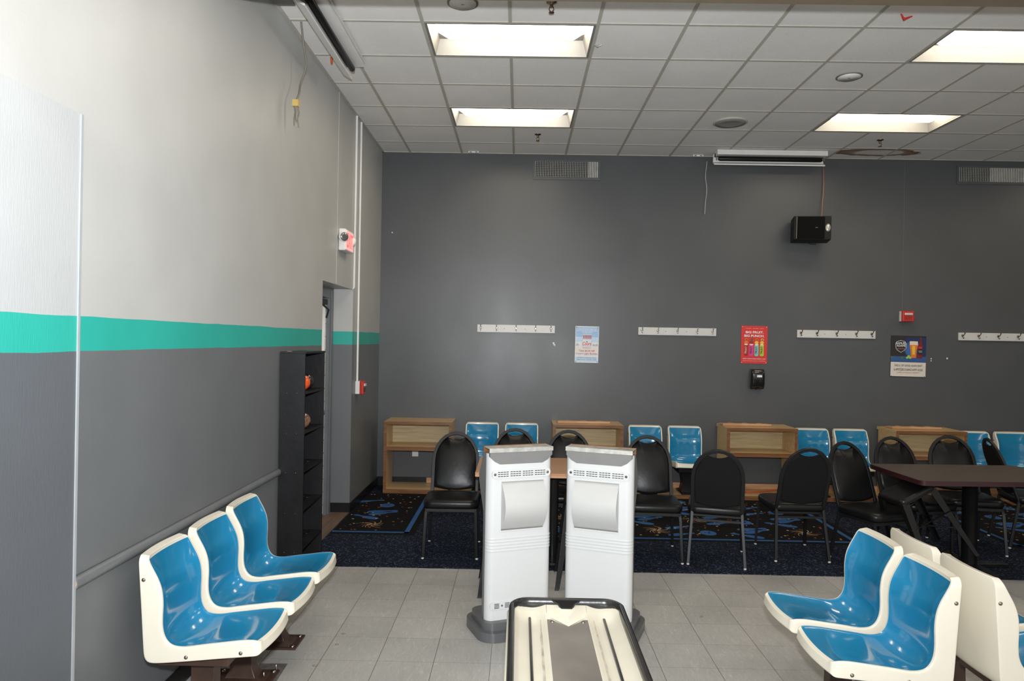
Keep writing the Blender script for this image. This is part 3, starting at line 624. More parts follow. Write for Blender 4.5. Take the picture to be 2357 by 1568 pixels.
MB().box((-.02, -.09, -.118), (.02, -.05, -.108)).build('nozzle', M_slot, t)
# wall speaker
t = empty('wall_speaker', (3.32, 8.30, 3.07), 0, 'black wide loudspeaker mounted high on the back wall', 'speaker'); t.rotation_euler = (radians(-3), radians(1), radians(-12))
MB().box((-.20, -.10, -.135), (.20, .12, .135)).build('cabinet', M_black, t, bevel=.006)
MB().box((-.165, -.112, -.125), (.13, -.098, .125)).build('grille_cloth', M_cloth, t, bevel=.004)
MB().box((-.172, -.114, -.125), (-.166, -.1, .125)).box((.03, -.1135, -.002), (.055, -.111, .003)).build('trim_line', M_cable, t)
MB().lathe([(.03, .001), (.03, .006), (.016, .003), (.01, .0105), (.002, .012)], Matrix.Translation((.165, -.1, 0)) @ Matrix.Rotation(radians(90), 4, 'X') @ Matrix.Diagonal((.9, 1.5, 1, 1)), n=20).build('tweeter_cone', M_galv, t)
MB().box((-.03, .12, -.04), (.03, .20, .04)).tube([(0, .1, -.135), (.02, .1, -.15), (.08, .1, -.15)], .004).build('wall_bracket', M_black, t)
tag(MB().tube([(4.484, BY - .002, 3.92), (4.482, BY - .002, 2.17)], .0022, n=6).build('wall_wire', M_gpaint), 'thin pale wire down the back wall to the fire alarm', 'wire')
curve_tube('loose_wire', [(2.17, 8.49, 3.88), (2.15, 8.47, 3.70), (2.165, 8.46, 3.55), (2.155, 8.47, 3.40), (2.15, 8.48, 3.26)], .004, M_slat, 'thin frayed wire hanging left of the black tube strip on the back wall', 'wire')
curve_tube('copper_cable', [(3.525, 8.48, 3.85), (3.53, 8.47, 3.62), (3.515, 8.46, 3.42), (3.49, 8.42, 3.26), (3.46, 8.40, 3.20)], .005, M_copper, 'copper coloured cable hanging down to the wall speaker', 'cable')
q = MB()
for x, z, s_ in ((.405, 1.716, .016), (.415, 1.70, .014), (.42, 1.69, .010), (4.83, 1.61, .010), (4.83, 1.585, .009), (5.017, 1.618, .014), (-1.52, 2.99, .01)):
    q.poly([(x + s_ * cos(a) * (.6 + .4 * random.random()), BY - .0008, z + s_ * sin(a) * (.6 + .4 * random.random())) for a in [k * pi / 4 for k in range(8)]])
tag(q.build('chipped_paint', M_white, fix=False), 'small white plaster chips showing through the dark back wall paint', 'paint chips', kind='stuff')
tag(MB().box((-1.238, BY - .008, .352), (-1.165, BY, .43)).build('wall_outlet', M_white, bevel=.002), 'small white square outlet plate seen through the first open cabinet', 'outlet')

# ------------------------------------------------------------------ carpets
ce = MB(); n = 160; front = []; rnd = random.Random(3)
for k in range(n + 1):
    x = LX + (RX - LX) * k / n; front.append((x, 5.462 + .006 * rnd.random()))
ce.prism(front + [(RX, BY - .01), (LX, BY - .01)], .0, .007)
tag(ce.build('navy_carpet', M_carpet), 'dark navy flecked carpet across the back of the room', 'carpet')
def rug(x0, x1, y0, y1, lab, left, right, bx=0):
    mb = MB(); z = .0078
    mb.box((x0, y0, .007), (x1, y1, z)); zz = [z]
    def P(pts, mi): zz[0] += 0; mb.poly([(a, b, z + .0004 + .0001 * mi + zz[0] * 0) for a, b in pts], mi)
    bi = .06; bw = .042
    yb0 = y0 + bi; xa = x0 + (bi if left else 0); xb = x1 - (bi if right else 0)
    P([(xa, yb0), (xb, yb0), (xb, yb0 + bw), (xa, yb0 + bw)], 1)
    if right: P([(xb - bw, yb0), (xb, yb0), (xb, y1), (xb - bw, y1)], 1)
    if left: P([(xa, yb0), (xa + bw, yb0), (xa + bw, y1), (xa, y1)], 1)
    r = random.Random(int(bx * 10) + 5); lo = xa + (bw + .07 if left else .02); hi = xb - (bw + .07 if right else .02)
    def ok(x, y, m=.0): return lo + m < x < hi - m and yb0 + bw + .02 + m < y < y1 - .1
    def ball(x, y):
        P([(x + .075 * cos(a), y + .085 * sin(a)) for a in [k * pi / 9 for k in range(18)]], 1)
        for a, b in ((-.02, .02), (.015, .03), (.01, -.005)): mb.poly([(x + a + .011 * cos(q), y + b + .011 * sin(q), z + .0012) for q in [k * pi / 4 for k in range(8)]], 0)
    def pin(x, y, ang, s=1.0):
        pr = [(-.15, .018), (-.13, .035), (-.08, .048), (-.02, .040), (.05, .018), (.08, .016), (.10, .024), (.13, .024), (.15, .012)]
        pts = [(a, b) for a, b in pr] + [(a, -b) for a, b in pr[::-1]]
        c_, s_ = cos(ang), sin(ang); P([(x + (a * c_ - b * s_) * s, y + (a * s_ + b * c_) * s) for a, b in pts], 1)
    def burst(x, y):
        for k in range(18):
            a0 = 2 * pi * k / 18; ln = .07 + .075 * r.random(); mi = (4, 3, 3, 2)[k % 4]; L_ = []; R_ = []
            for j in range(6):
                u = j / 5; a = a0 + u * .9; rr = .015 + ln * u; w = .0030 * (1.15 - .5 * u)
                L_.append((x + rr * cos(a) - w * sin(a), y + rr * sin(a) + w * cos(a))); R_.append((x + rr * cos(a) + w * sin(a), y + rr * sin(a) - w * cos(a)))
            P(L_ + R_[::-1], mi)
    # motif lattice seen in the carpet: bursts, balls and pin groups
    for i in range(-2, 12):
        for j in range(-1, 6):
            ox = bx + i * .455 + (j % 2) * .0; oy = 6.69 + j * .42 + (i % 2) * .0
            k = (i + 2 * j) % 3
            if k == 0 and ok(ox, oy, .02): burst(ox, oy)
            if k == 1 and ok(ox, oy - .07, .0): ball(ox + .0, oy - .07)
            if k == 1 and ok(ox - .22, oy + .1, .06): pin(ox - .22, oy + .12, .4)
            if k == 2:
                if ok(ox, oy, .1): pin(ox + .02, oy + .02, .5); pin(ox + .0, oy + .10, .25)
                if ok(ox - .1, oy - .12, .1): pin(ox - .12, oy - .14, 2.6)
            if k == 0 and ok(ox + .2, oy - .12, .12): pin(ox + .2, oy - .13, .35, .9)
    for k in range(int((x1 - x0) * 95)):
        x, y = r.uniform(lo, hi), r.uniform(yb0 + bw + .03, y1 - .02); s = .006 + .005 * r.random(); P([(x - s, y - s), (x + s, y - s * .8), (x + s * .8, y + s), (x - s, y + s)], (2, 3, 3, 2, 4)[k % 5])
    o = mb.build('patterned_carpet', [M_rug, M_cblue, M_corange, M_ccream, M_cbrown], fix=False)
    tag(o, lab, 'carpet', 'bowling pattern carpet inserts')
rug(LX + .01, -.895, 6.35, 8.04, 'bowling pattern carpet insert by the doorway', False, True, -1.334)
rug(.10, 3.09, 6.32, 8.04, 'bowling pattern carpet insert under the middle row of black chairs', True, True, 1.305)
rug(4.36, 7.4, 6.32, 8.04, 'bowling pattern carpet insert beyond the dark table on the right', True, True, 4.9)

# ------------------------------------------------------------------ wood platform, cabinets
t = empty('wooden_platform', (0, 8.05, 0), 0, 'long low wooden platform along the foot of the back wall', 'platform')
MB().box((-1.495, 0, .007), (8.5, .435, .052)).build('deck', M_ply, t, bevel=.002)
MB().box((-1.495, -.004, .0072), (8.5, 0, .054)).build('front_edge', M_edge, t, bevel=.002)
MB().box((-1.06, .405, .052), (8.5, .435, .112)).build('kick_board', M_tray, t, bevel=.002)
MB().box((-.70, .12, .053), (-.50, .36, .10)).build('deck_block', M_tray, t)
CL = ['oak open cabinet at the left corner, nothing lying on top', 'oak cabinet behind the two white consoles, wooden rack on top', 'oak cabinet in the middle of the back wall, wooden rack on top', 'oak cabinet at the right, behind the dark table']
for i, x0 in enumerate((-1.495, .395, 2.333, 4.206)):
    w_ = .762 if i == 0 else .788; t = empty('open_cabinet', (x0, 8.055, .054), 0, CL[i], 'cabinet', 'oak cabinets along the back wall')
    hz = .756; D = .398
    MB().box((0, 0, hz - .034), (w_, .438, hz)).build('top', M_ply, t, bevel=.002); MB().box((0, -.003, hz - .034), (w_, 0, hz)).build('top_edge', M_edge, t, bevel=.001)
    for a in (0, w_ - .034):
        sp_ = MB().box((a, .002, 0), (a + .034, D, hz - .034)).build('side_panel', M_ply, t); MB().box((a, -.001, 0), (a + .034, .002, hz - .034)).build('side_edge', M_edge, sp_)
    MB().box((.034, .004, .432), (w_ - .034, D - .01, .477)).build('shelf', M_ply, t); MB().box((.034, 0, .432), (w_ - .034, .004, .477)).build('shelf_edge', M_edge, t)
    MB().box((.034, D - .015, .477), (w_ - .034, D - .005, hz - .034)).build('back_board', M_plyv, t)
BL = ['flat orange wooden rack on the cabinet behind the consoles', 'flat orange wooden rack on the middle cabinet', 'flat orange wooden rack on the right cabinet behind the dark table']
for i, (x0, x1, y0, z) in enumerate(((.451, 1.045, 8.16, .811), (2.33, 2.88, 8.21, .811), (4.10, 4.74, 8.2, .811))):
    if i == 2: x0, x1 = 4.24, 4.80
    t = empty('wooden_rack', ((x0 + x1) / 2, y0 + .09, z), 0, BL[i], 'rack', 'wooden racks on the cabinets'); L_ = (x1 - x0) / 2
    MB().box((-L_, -.08, .001), (L_, .08, .018)).box((-L_, -.085, .010), (L_, -.07, .028)).build('board', M_tray, t, bevel=.003)
    for k in (-.6, 0, .6): MB().lathe([(.05, .016), (.05, .020), (.035, .027), (.01, .028)], Matrix.Translation((k * L_, 0, 0)), n=20).build('ring', M_tray, t)
curve_tube('extension_cord', [(2.55, 8.42, .065), (2.62, 8.25, .062), (2.8, 8.28, .062), (2.95, 8.35, .062), (3.05, 8.40, .062)], .008, M_cord, 'orange extension cord on the wooden platform by the middle cabinet', 'cord')

# ------------------------------------------------------------------ blue moulded chairs
CONT = [(.036, .806), (.042, .79), (.060, .755), (.083, .713), (.099, .668), (.105, .612), (.103, .555), (.104, .51), (.112, .476), (.130, .448), (.153, .436), (.198, .433), (.266, .443), (.351, .454), (.436, .465), (.485, .466), (.512, .458)]
OUT = [(0, .812), (.008, .70), (.018, .56), (.029, .405), (.036, .378), (.062, .364), (.2, .374), (.35, .389), (.47, .400), (.505, .404), (.518, .414)]
def seat_meshes():
    w_ = .385; cp = catmull([Vector((a, b, 0)) for a, b in CONT], 8); _, LC = resample(cp, 2)
    ts = [0, .004, .009, .014, .020, .028]; ts += [.028 + (LC - .060) * k / 33 for k in range(1, 34)]; ts += [LC - .024, LC - .017, LC - .010, LC - .004, LC]
    NT = len(ts); fr = [q / LC for q in ts]; C, _ = resample(cp, fr)
    op = catmull([Vector((a, b, 0)) for a, b in OUT], 8); O, LO = resample(op, fr)
    r = .035; rim = .93
    us = [-1, -.985, -.955, -rim, -.90, -.84, -.72, -.56, -.38, -.19, 0, .19, .38, .56, .72, .84, .90, rim, .955, .985, 1]
    NU = len(us); F = []; B = []
    for i in range(NT):
        s = ts[i]
        def rnd(q, r): return r - sqrt(max(0, r * r - (r - q) ** 2)) if q < r else 0
        hw = w_ / 2 - rnd(s + .002, r) - rnd(LC - s + .004, .03)
        tg = (C[min(i + 1, NT - 1)] - C[max(i - 1, 0)]).normalized(); nrm = Vector((-tg.y * 0 + tg.y, -tg.x, 0))  # points into the shell
        if nrm.x > 0: pass
        nrm = Vector((tg.y, -tg.x, 0))
        a = s / LC
        depth = .030 * min(1, s / .10) * (1 if a < .6 else max(.25, 1 - (a - .6) / .4 * .75)) * (1.25 if .40 < a < .62 else 1)
        bulge = -.016 * max(0, 1 - a / .5); lip = .018 * max(0, (a - .8) / .2)
        row = []
        for u in us:
            p = C[i].copy(); e = abs(u) / rim
            if e < 1: p += nrm * (depth * (1 - e ** 2.6) + .0025)
            elif abs(u) > .98: p += nrm * .004 if abs(u) == 1 else nrm * .001
            p.x += bulge * (1 - u * u) + lip * (1 - u * u)
            row.append(Vector((u * hw, -p.x, p.y)))
        F.append(row)
        brow = []
        for u in us:
            p = O[i].copy(); p.x += (-.016 if a < .5 else 0) * (1 - u * u) + lip * (1 - u * u)
            brow.append(Vector((u * hw, -p.x, p.y)))
        B.append(brow)
    i0, i1 = 3, NT - 4; j0, j1 = 3, NU - 4
    shell = MB(); nf = NT * NU
    vs = [p for r_ in F for p in r_]; fs = []
    for i in range(NT - 1):
        for j in range(NU - 1):
            if i0 <= i < i1 and j0 <= j < j1: continue
            fs.append((i * NU + j, (i + 1) * NU + j, (i + 1) * NU + j + 1, i * NU + j + 1))
    bo = len(vs); vs += [p for r_ in B for p in r_]
    for i in range(NT - 1):
        for j in range(NU - 1): fs.append((bo + i * NU + j, bo + i * NU + j + 1, bo + (i + 1) * NU + j + 1, bo + (i + 1) * NU + j))
    # sides with support loops
    for side, j in ((0, 0), (1, NU - 1)):
        cols = [[i * NU + j for i in range(NT)]]
        for q in (.08, .92):
            st = len(vs); vs += [F[i][j].lerp(B[i][j], q) for i in range(NT)]; cols.append(list(range(st, st + NT)))
        cols.append([bo + i * NU + j for i in range(NT)])
        for a, b in zip(cols, cols[1:]):
            for i in range(NT - 1):
                f = (a[i], b[i], b[i + 1], a[i + 1]); fs.append(f if side == 0 else f[::-1])
        if side == 0: L0 = cols
        else: L1 = cols
    for i, rev in ((0, False), (NT - 1, True)):
        prev = [i * NU + j for j in range(NU)]
        for q, c0, c1 in ((.08, L0[1][i], L1[1][i]), (.92, L0[2][i], L1[2][i]), (None, None, None)):
            if q is None: cur = [bo + i * NU + j for j in range(NU)]
            else:
                st = len(vs); vs += [F[i][j].lerp(B[i][j], q) for j in range(1, NU - 1)]; cur = [c0] + list(range(st, st + NU - 2)) + [c1]
            for j in range(NU - 1):
                f = (prev[j], prev[j + 1], cur[j + 1], cur[j]); fs.append(f[::-1] if rev else f)
            prev = cur
    shell.add(vs, fs, 0, True)
    blue = MB(); bv = []; bf = []
    nj = j1 - j0 + 1
    for i in range(i0, i1 + 1): bv += F[i][j0:j1 + 1]
    for i in range(i1 - i0):
        for j in range(nj - 1): bf.append((i * nj + j, (i + 1) * nj + j, (i + 1) * nj + j + 1, i * nj + j + 1))
    blue.add(bv, bf, 0, True)
    return shell, blue
SH, BLU = seat_meshes()
def make_chair(loc, rz, label, group, dz=0.0, wall=False, base=0.0):
    t = empty('moulded_chair', loc, rz, label, 'chair', group)
    s_ = SH.build('seat_shell', M_cream, t, sub=1); s_.location.z = dz
    b_ = BLU.build('seat_panel', M_blue, t, sub=1, fix=False); b_.location.z = dz; b_['label'] = 'glossy blue seat surface'
    for a, z in ((.024, .712), (.207, .392), (.436, .414)):
        for sx in (-1, 1):
            bo = MB().lathe([(.0085, 0), (.008, .002), (.004, .005), (.001, .0055)], Matrix.Translation((sx * .1922, -a, z + dz)) @ Matrix.Rotation(radians(90 * sx), 4, 'Y'), n=12).build('bolt', M_bolt, t)
    pm = M_blackm if wall else M_brown; top = .372 + dz
    MB().box((-.13, -.36, top - .045), (.13, -.06, top)).build('bracket', pm, t, bevel=.004)
    p = MB(); sq = lambda w1, w2, z: [Vector((-w1, -.21 - w2, z)), Vector((w1, -.21 - w2, z)), Vector((w1, -.21 + w2, z)), Vector((-w1, -.21 + w2, z))]
    w1, w2 = (.062, .075) if wall else (.036, .052)
    if wall: rs = [sq(w1 + .02, w2, .06), sq(w1, w2 - .01, .16), sq(w1 + .02, w2, top - .045)]
    else: rs = [sq(w1 + .045, w2 + .07, .012), sq(w1 + .012, w2 + .025, .03), sq(w1, w2 + .004, .07), sq(w1, w2, .16), sq(w1, w2, top - .045)]
    p.rings(rs, 0, True, False).build('post', pm, t, bevel=.004)
    z0 = .054 if wall else 0.0
    ft = MB().box((-.095, -.365, z0), (.095, -.055, z0 + .012)).build('foot_plate', pm, t, bevel=.003)
    for a in (-.34, -.08):
        for sx in (-1, 1): MB().lathe([(.014, 0), (.013, .006), (.004, .008)], Matrix.Translation((sx * .07, a, z0 + .012)), n=8).build('floor_bolt', M_bolt if not wall else M_blackm, ft)
    return t
FCH = make_chair((-1.575, 3.19, 0), radians(90), 'blue and cream moulded chair nearest the camera against the left wall', 'moulded chairs by the left wall')
dup(FCH, (-1.575, 3.635, 0), radians(90), 'blue and cream moulded chair in the middle of the three by the left wall')
dup(FCH, (-1.575, 4.08, 0), radians(90), 'blue and cream moulded chair of the left row standing next to the black ball shelf')
for loc, rz, lab in (((1.80, 3.11, 0), -90, 'blue moulded chair at lower right facing left, nearer the camera'), ((1.80, 3.55, 0), -90, 'blue moulded chair at lower right facing left, the farther one'),
                     ((1.935, 3.12, 0), 90, 'moulded chair at the right edge seen from its cream back, nearer the camera'), ((1.935, 3.56, 0), 90, 'moulded chair seen from its cream back, the farther one in the right group')):
    q = dup(FCH, loc, radians(rz), lab); q['group'] = 'moulded chairs back to back at lower right'
WCH = make_chair((-.40, 8.42, 0), 0, 'x', 'moulded chairs on the wooden platform', dz=-.03, wall=True)
WL = [(-0.409, 'blue moulded chair right beside the left corner cabinet'), (0.048, 'blue moulded chair left of the cabinet with rack behind the consoles'), (1.478, 'blue moulded chair right of the cabinet behind the consoles'), (1.934, 'blue moulded chair left of the middle cabinet, its black post in view'),
      (3.403, 'blue moulded chair touching the right side of the middle cabinet'), (3.846, 'blue moulded chair left of the cabinet behind the dark table'), (5.25, 'blue moulded chair just right of the cabinet behind the dark table'), (5.7, 'blue moulded chair cut by the right edge of the photo, on the platform')]
for i, (x, lab) in enumerate(WL):
    if i == 0: WCH['label'] = lab; WCH.location = (x, 8.42, 0)
    else: dup(WCH, (x, 8.42, 0), 0, lab)

# ------------------------------------------------------------------ black banquet chairs
def make_banquet():
    t = empty('banquet_chair', (0, 0, 0), 0, 'x', 'chair', 'black banquet chairs')
    # seat cushion: puffed rounded pad
    s_ = MB(); rs = []
    for z, k in ((.385, .90), (.392, .97), (.41, 1.0), (.435, 1.0), (.448, .965), (.455, .88), (.459, .6), (.461, .2)):
        rs.append([Vector((x * k * (1 - .06 * (.5 - (y + .21) / .42)) if y > 0 else x * k, -.02 + y * k, z)) for x, y in rrect(.44, .43, .07, 5)])
    s_.rings(rs, 0, True, True).build('seat', M_vinyl, t)
    f_ = MB().box((-.195, -.215, .362), (.195, -.195, .387)).box((-.195, .13, .362), (.195, .15, .387)).box((-.205, -.21, .362), (-.185, .16, .387)).box((.185, -.21, .362), (.205, .16, .387))
    f_.build('seat_frame', M_frame, t, bevel=.002)
    # back frame loop
    pts = []
    yb = lambda z: .17 + max(0, z - .40) * .36
    for z in (.40, .50, .60, .69): pts.append((.188, z))
    for k in range(1, 12): a = pi * k / 12; pts.append((.188 * cos(a), .69 + .225 * sin(a)))
    for z in (.69, .60, .50, .40): pts.append((-.188, z))
    MB().tube([(x, yb(z), z) for x, z in pts], .01, sq=(.028, .020), up=Vector((0, 1, 0))).build('back_frame', M_frame, t, bevel=.003)
    # back pad, with hand hole gap below the top of the loop
    def outl(k):
        o_ = []
        for j in range(9): u = j / 8; o_.append((-.172 + .344 * u, .475 - .022 * sin(pi * u)))
        for z in (.55, .63, .69): o_.append((.176, z))
        for a in (20, 42, 62): o_.append((.176 * cos(radians(a)), .69 + .212 * sin(radians(a))))
        for u in (.75, .5, .25, 0, -.25, -.5, -.75): o_.append((.085 * u / .75, .858 + .026 * (u / .75) ** 2))
        for a in (118, 138, 160): o_.append((.176 * cos(radians(a)), .69 + .212 * sin(radians(a))))
        for z in (.69, .63, .55): o_.append((-.176, z))
        cx, cz = 0, .665; e = max(0, min(1, (1 - k) / .2)); q = []
        for x, z in o_:
            th = math.atan2((z - cz) / 1.15, x); ex, ez = .172 * cos(th), .198 * sin(th)
            q.append((((1 - e) * x + e * ex) * k + cx, ((1 - e) * (z - cz) + e * ez) * k + cz))
        return q
    rs = []
    for d_, k in ((-.036, .12), (-.0345, .35), (-.030, .60), (-.024, .80), (-.016, .93), (-.008, .985), (0, 1.0), (.008, 1.0)):
        rs.append([Vector((x, yb(z) + d_, z)) for x, z in outl(k)])
    MB().rings(rs, 0, True, True).build('backrest', M_vinyl, t)
    MB().rings([[Vector((x, yb(z) + d_, z)) for x, z in outl(k)] for d_, k in ((.008, .985), (.013, .97), (.014, .5))], 0, True, False).build('back_cover', M_vback, t)
    for sx in (-1, 1):
        l = MB().tube([(sx * .188, .17, .42), (sx * .192, .185, .33), (sx * .213, .248, .012)], .01, sq=(.022, .022), up=Vector((0, 1, 0))).build('leg', M_frame, t, bevel=.002)
        MB().lathe([(.008, .02), (.012, .008), (.011, 0)], Matrix.Translation((sx * .213, .248, 0)), n=10).build('glide', M_glide, l)
        l = MB().tube([(sx * .192, -.16, .375), (sx * .197, -.205, .36), (sx * .20, -.218, .33), (sx * .213, -.248, .012)], .01, sq=(.022, .022), up=Vector((0, 1, 0))).build('leg', M_frame, t, bevel=.002)
        MB().lathe([(.008, .02), (.012, .008), (.011, 0)], Matrix.Translation((sx * .213, -.248, 0)), n=10).build('glide', M_glide, l)
    MB().box((-.195, .178, .335), (.195, .192, .352)).build('stretcher', M_frame, t)
    return t
BQ = make_banquet()
BC = [(-.522, 5.925, 1, 'black banquet chair facing the camera, left of the two white consoles'), (-.02, 6.26, 0, 'black banquet chair behind the left white console, only its top showing'),
      (.47, 6.20, 1, 'black banquet chair behind the gap between the two consoles'), (1.11, 5.925, -3, 'black banquet chair facing the camera, partly behind the right console'),
      (1.62, 5.85, 165.7, 'black banquet chair turned away, first of the two right of the consoles'), (2.293, 6.03, 180, 'black banquet chair turned away from camera in the middle of the open carpet'),
      (2.86, 5.78, 18, 'black banquet chair angled to the right, left of the dark table'), (3.40, 6.16, 8, 'black banquet chair behind the left end of the dark table'),
      (3.918, 6.326, -8, 'black banquet chair behind the middle of the dark table'), (4.575, 6.46, 78, 'black banquet chair seen edge on at the right behind the dark table')]
for i, (x, y, a, lab) in enumerate(BC):
    if i == 0: BQ.location = (x, y, .0085); BQ.rotation_euler = (0, 0, radians(a)); BQ['label'] = lab
    else: dup(BQ, (x, y, .0085), radians(a), lab)

# ------------------------------------------------------------------ tables
t = empty('wood_table', (.295, 5.81, 0), 0, 'light wood laminate table behind the two white consoles', 'table')
MB().box((-.605, -.37, .705), (.605, .37, .74)).build('tabletop', M_lam, t, bevel=.003)
MB().box((-.606, -.374, .708), (.606, -.37, .738)).box((-.609, -.37, .708), (-.605, .37, .738)).build('edge_band', M_tray, t)
MB().tube([(0, 0, .03), (0, 0, .705)], .045, n=20).build('column', M_blackm, t)
MB().box((-.28, -.035, .008), (.28, .035, .035)).box((-.035, -.28, .008), (.035, .28, .035)).build('base', M_blackm, t, bevel=.006)
t = empty('dark_table', (3.605, 5.77, 0), radians(2.0), 'dark brown table with maroon edge at the right', 'table')
MB().prism(rrect(1.25, .765, .05, 5), .715, .75).build('edge_band', M_maroon, t, bevel=.004)
MB().prism(rrect(1.235, .75, .045, 5), .7502, .7512).build('tabletop', M_dtop, t)
MB().lathe([(.055, .03), (.055, .70), (.11, .71), (.11, .715)], n=24).build('column', M_blackm, t)
MB().box((-.30, -.04, .008), (.30, .04, .04)).box((-.04, -.30, .008), (.04, .30, .04)).build('base', M_blackm, t, bevel=.006)
# ------------------------------------------------------------------ metal stools
def make_stool(lab):
    t = empty('metal_stool', (0, 0, 0), 0, lab, 'stool', 'black metal stools')
    s_ = MB(); rs = []
    for z, h_, r in ((.565, .300, .03), (.585, .304, .035), (.602, .300, .04), (.610, .285, .04), (.607, .25, .035), (.603, .10, .02)):
        rs.append([Vector((x, y, z)) for x, y in rrect(h_, h_, r, 4)])
    s_.rings(rs, 0, True, True).build('seat', M_blackm, t)
    for sx in (-1, 1):
        for sy in (-1, 1):
            l = MB(); top = [(0, 0), (-.055, 0), (-.055, -.006), (-.008, -.008), (-.006, -.055), (0, -.055)]
            def sec(k, cx, cy, z): return [Vector((sx * (cx + a * k), sy * (cy + b * k), z)) for a, b in top]
            l.rings([sec(1.0, .148, .148, .585), sec(1.0, .158, .158, .50), sec(.55, .212, .212, .012), sec(.5, .215, .215, 0)], 0, True, False).build('leg', M_blackm, t, bevel=.002)
    MB().tube([(-.185, -.185, .23), (0, 0, .30), (.185, .185, .23)], .007, n=8).tube([(.185, -.185, .23), (0, 0, .30), (-.185, .185, .23)], .007, n=8).build('brace', M_blackm, t)
    MB().tube([(-.17, -.17, .38), (.17, -.17, .38), (.17, .17, .38), (-.17, .17, .38), (-.17, -.17, .38)], .006, n=6).build('foot_ring', M_blackm, t)
    return t
ST = make_stool('black metal stool behind the left white console'); ST.location = (-.045, 5.07, 0); ST.rotation_euler = (0, 0, radians(2))
dup(ST, (.50, 5.235, 0), radians(-2), 'black metal stool between and behind the consoles')
q = dup(ST, (3.30, 5.62, .02), radians(0), 'black metal stool tipped over under the left end of the dark table')
q.rotation_euler = (0, radians(-26), radians(8))
q.location = (3.24, 5.60, .105)
# ------------------------------------------------------------------ ball shelf
t = empty('ball_shelf', (LX + .005, 4.96, 0), 0, 'tall narrow black shelf for bowling balls standing by the door', 'shelf')
D, Wd, HT = .172, .505, 1.622
MB().box((0, 0, 0), (D, .018, HT)).build('side_panel', M_shelf, t, bevel=.001); MB().box((0, Wd - .018, 0), (D, Wd, HT)).build('side_panel', M_shelf, t, bevel=.001)
MB().box((0, .018, 0), (.006, Wd - .018, HT)).build('back_board', M_shelf, t)
MB().box((0, -.002, HT), (D + .004, Wd + .002, HT + .014)).build('top_board', M_shelf, t, bevel=.001)
for k, z in enumerate((.012, .282, .549, .816, 1.083, 1.357)):
    sh_ = MB().box((.006, .018, z - .016), (D, Wd - .018, z)).build('shelf_board', M_shelf, t)
    hole = MB()
    for y in (.10, .25, .40):
        hole.lathe([(.034, .0), (.036, .004), (.030, .004), (.028, .001), (.004, .0008)], Matrix.Translation((.085, y, z)), n=20)
    if z < 1.0: hole.build('ball_cup', M_blackm, sh_)
q = MB()
for z in (.25, .52, .80, 1.07, 1.35):
    for x in (.05, .12): q.sphere((x, -.001, z), .003, n=6)
q.build('screw_heads', M_bolt, t)
MB().box((.04, .02, HT + .014), (.07, .05, HT + .016)).build('tape_scrap', M_tray, t)
for x, y, z, m_, lab in ((-1.54, 5.12, 1.357, M_balo, 'orange candlepin ball on the upper shelf of the black rack'), (-1.56, 5.27, 1.357, M_balb, 'black ball beside the orange ball on the black shelf'), (-1.545, 5.16, 1.083, M_balm, 'brown swirled ball alone on the second shelf of the black rack')):
    o = MB().sphere((0, 0, .0575), .0575, n=28).build('bowling_ball', m_); o.location = (x, y, z); tag(o, lab, 'ball', 'small bowling balls on the black shelf')

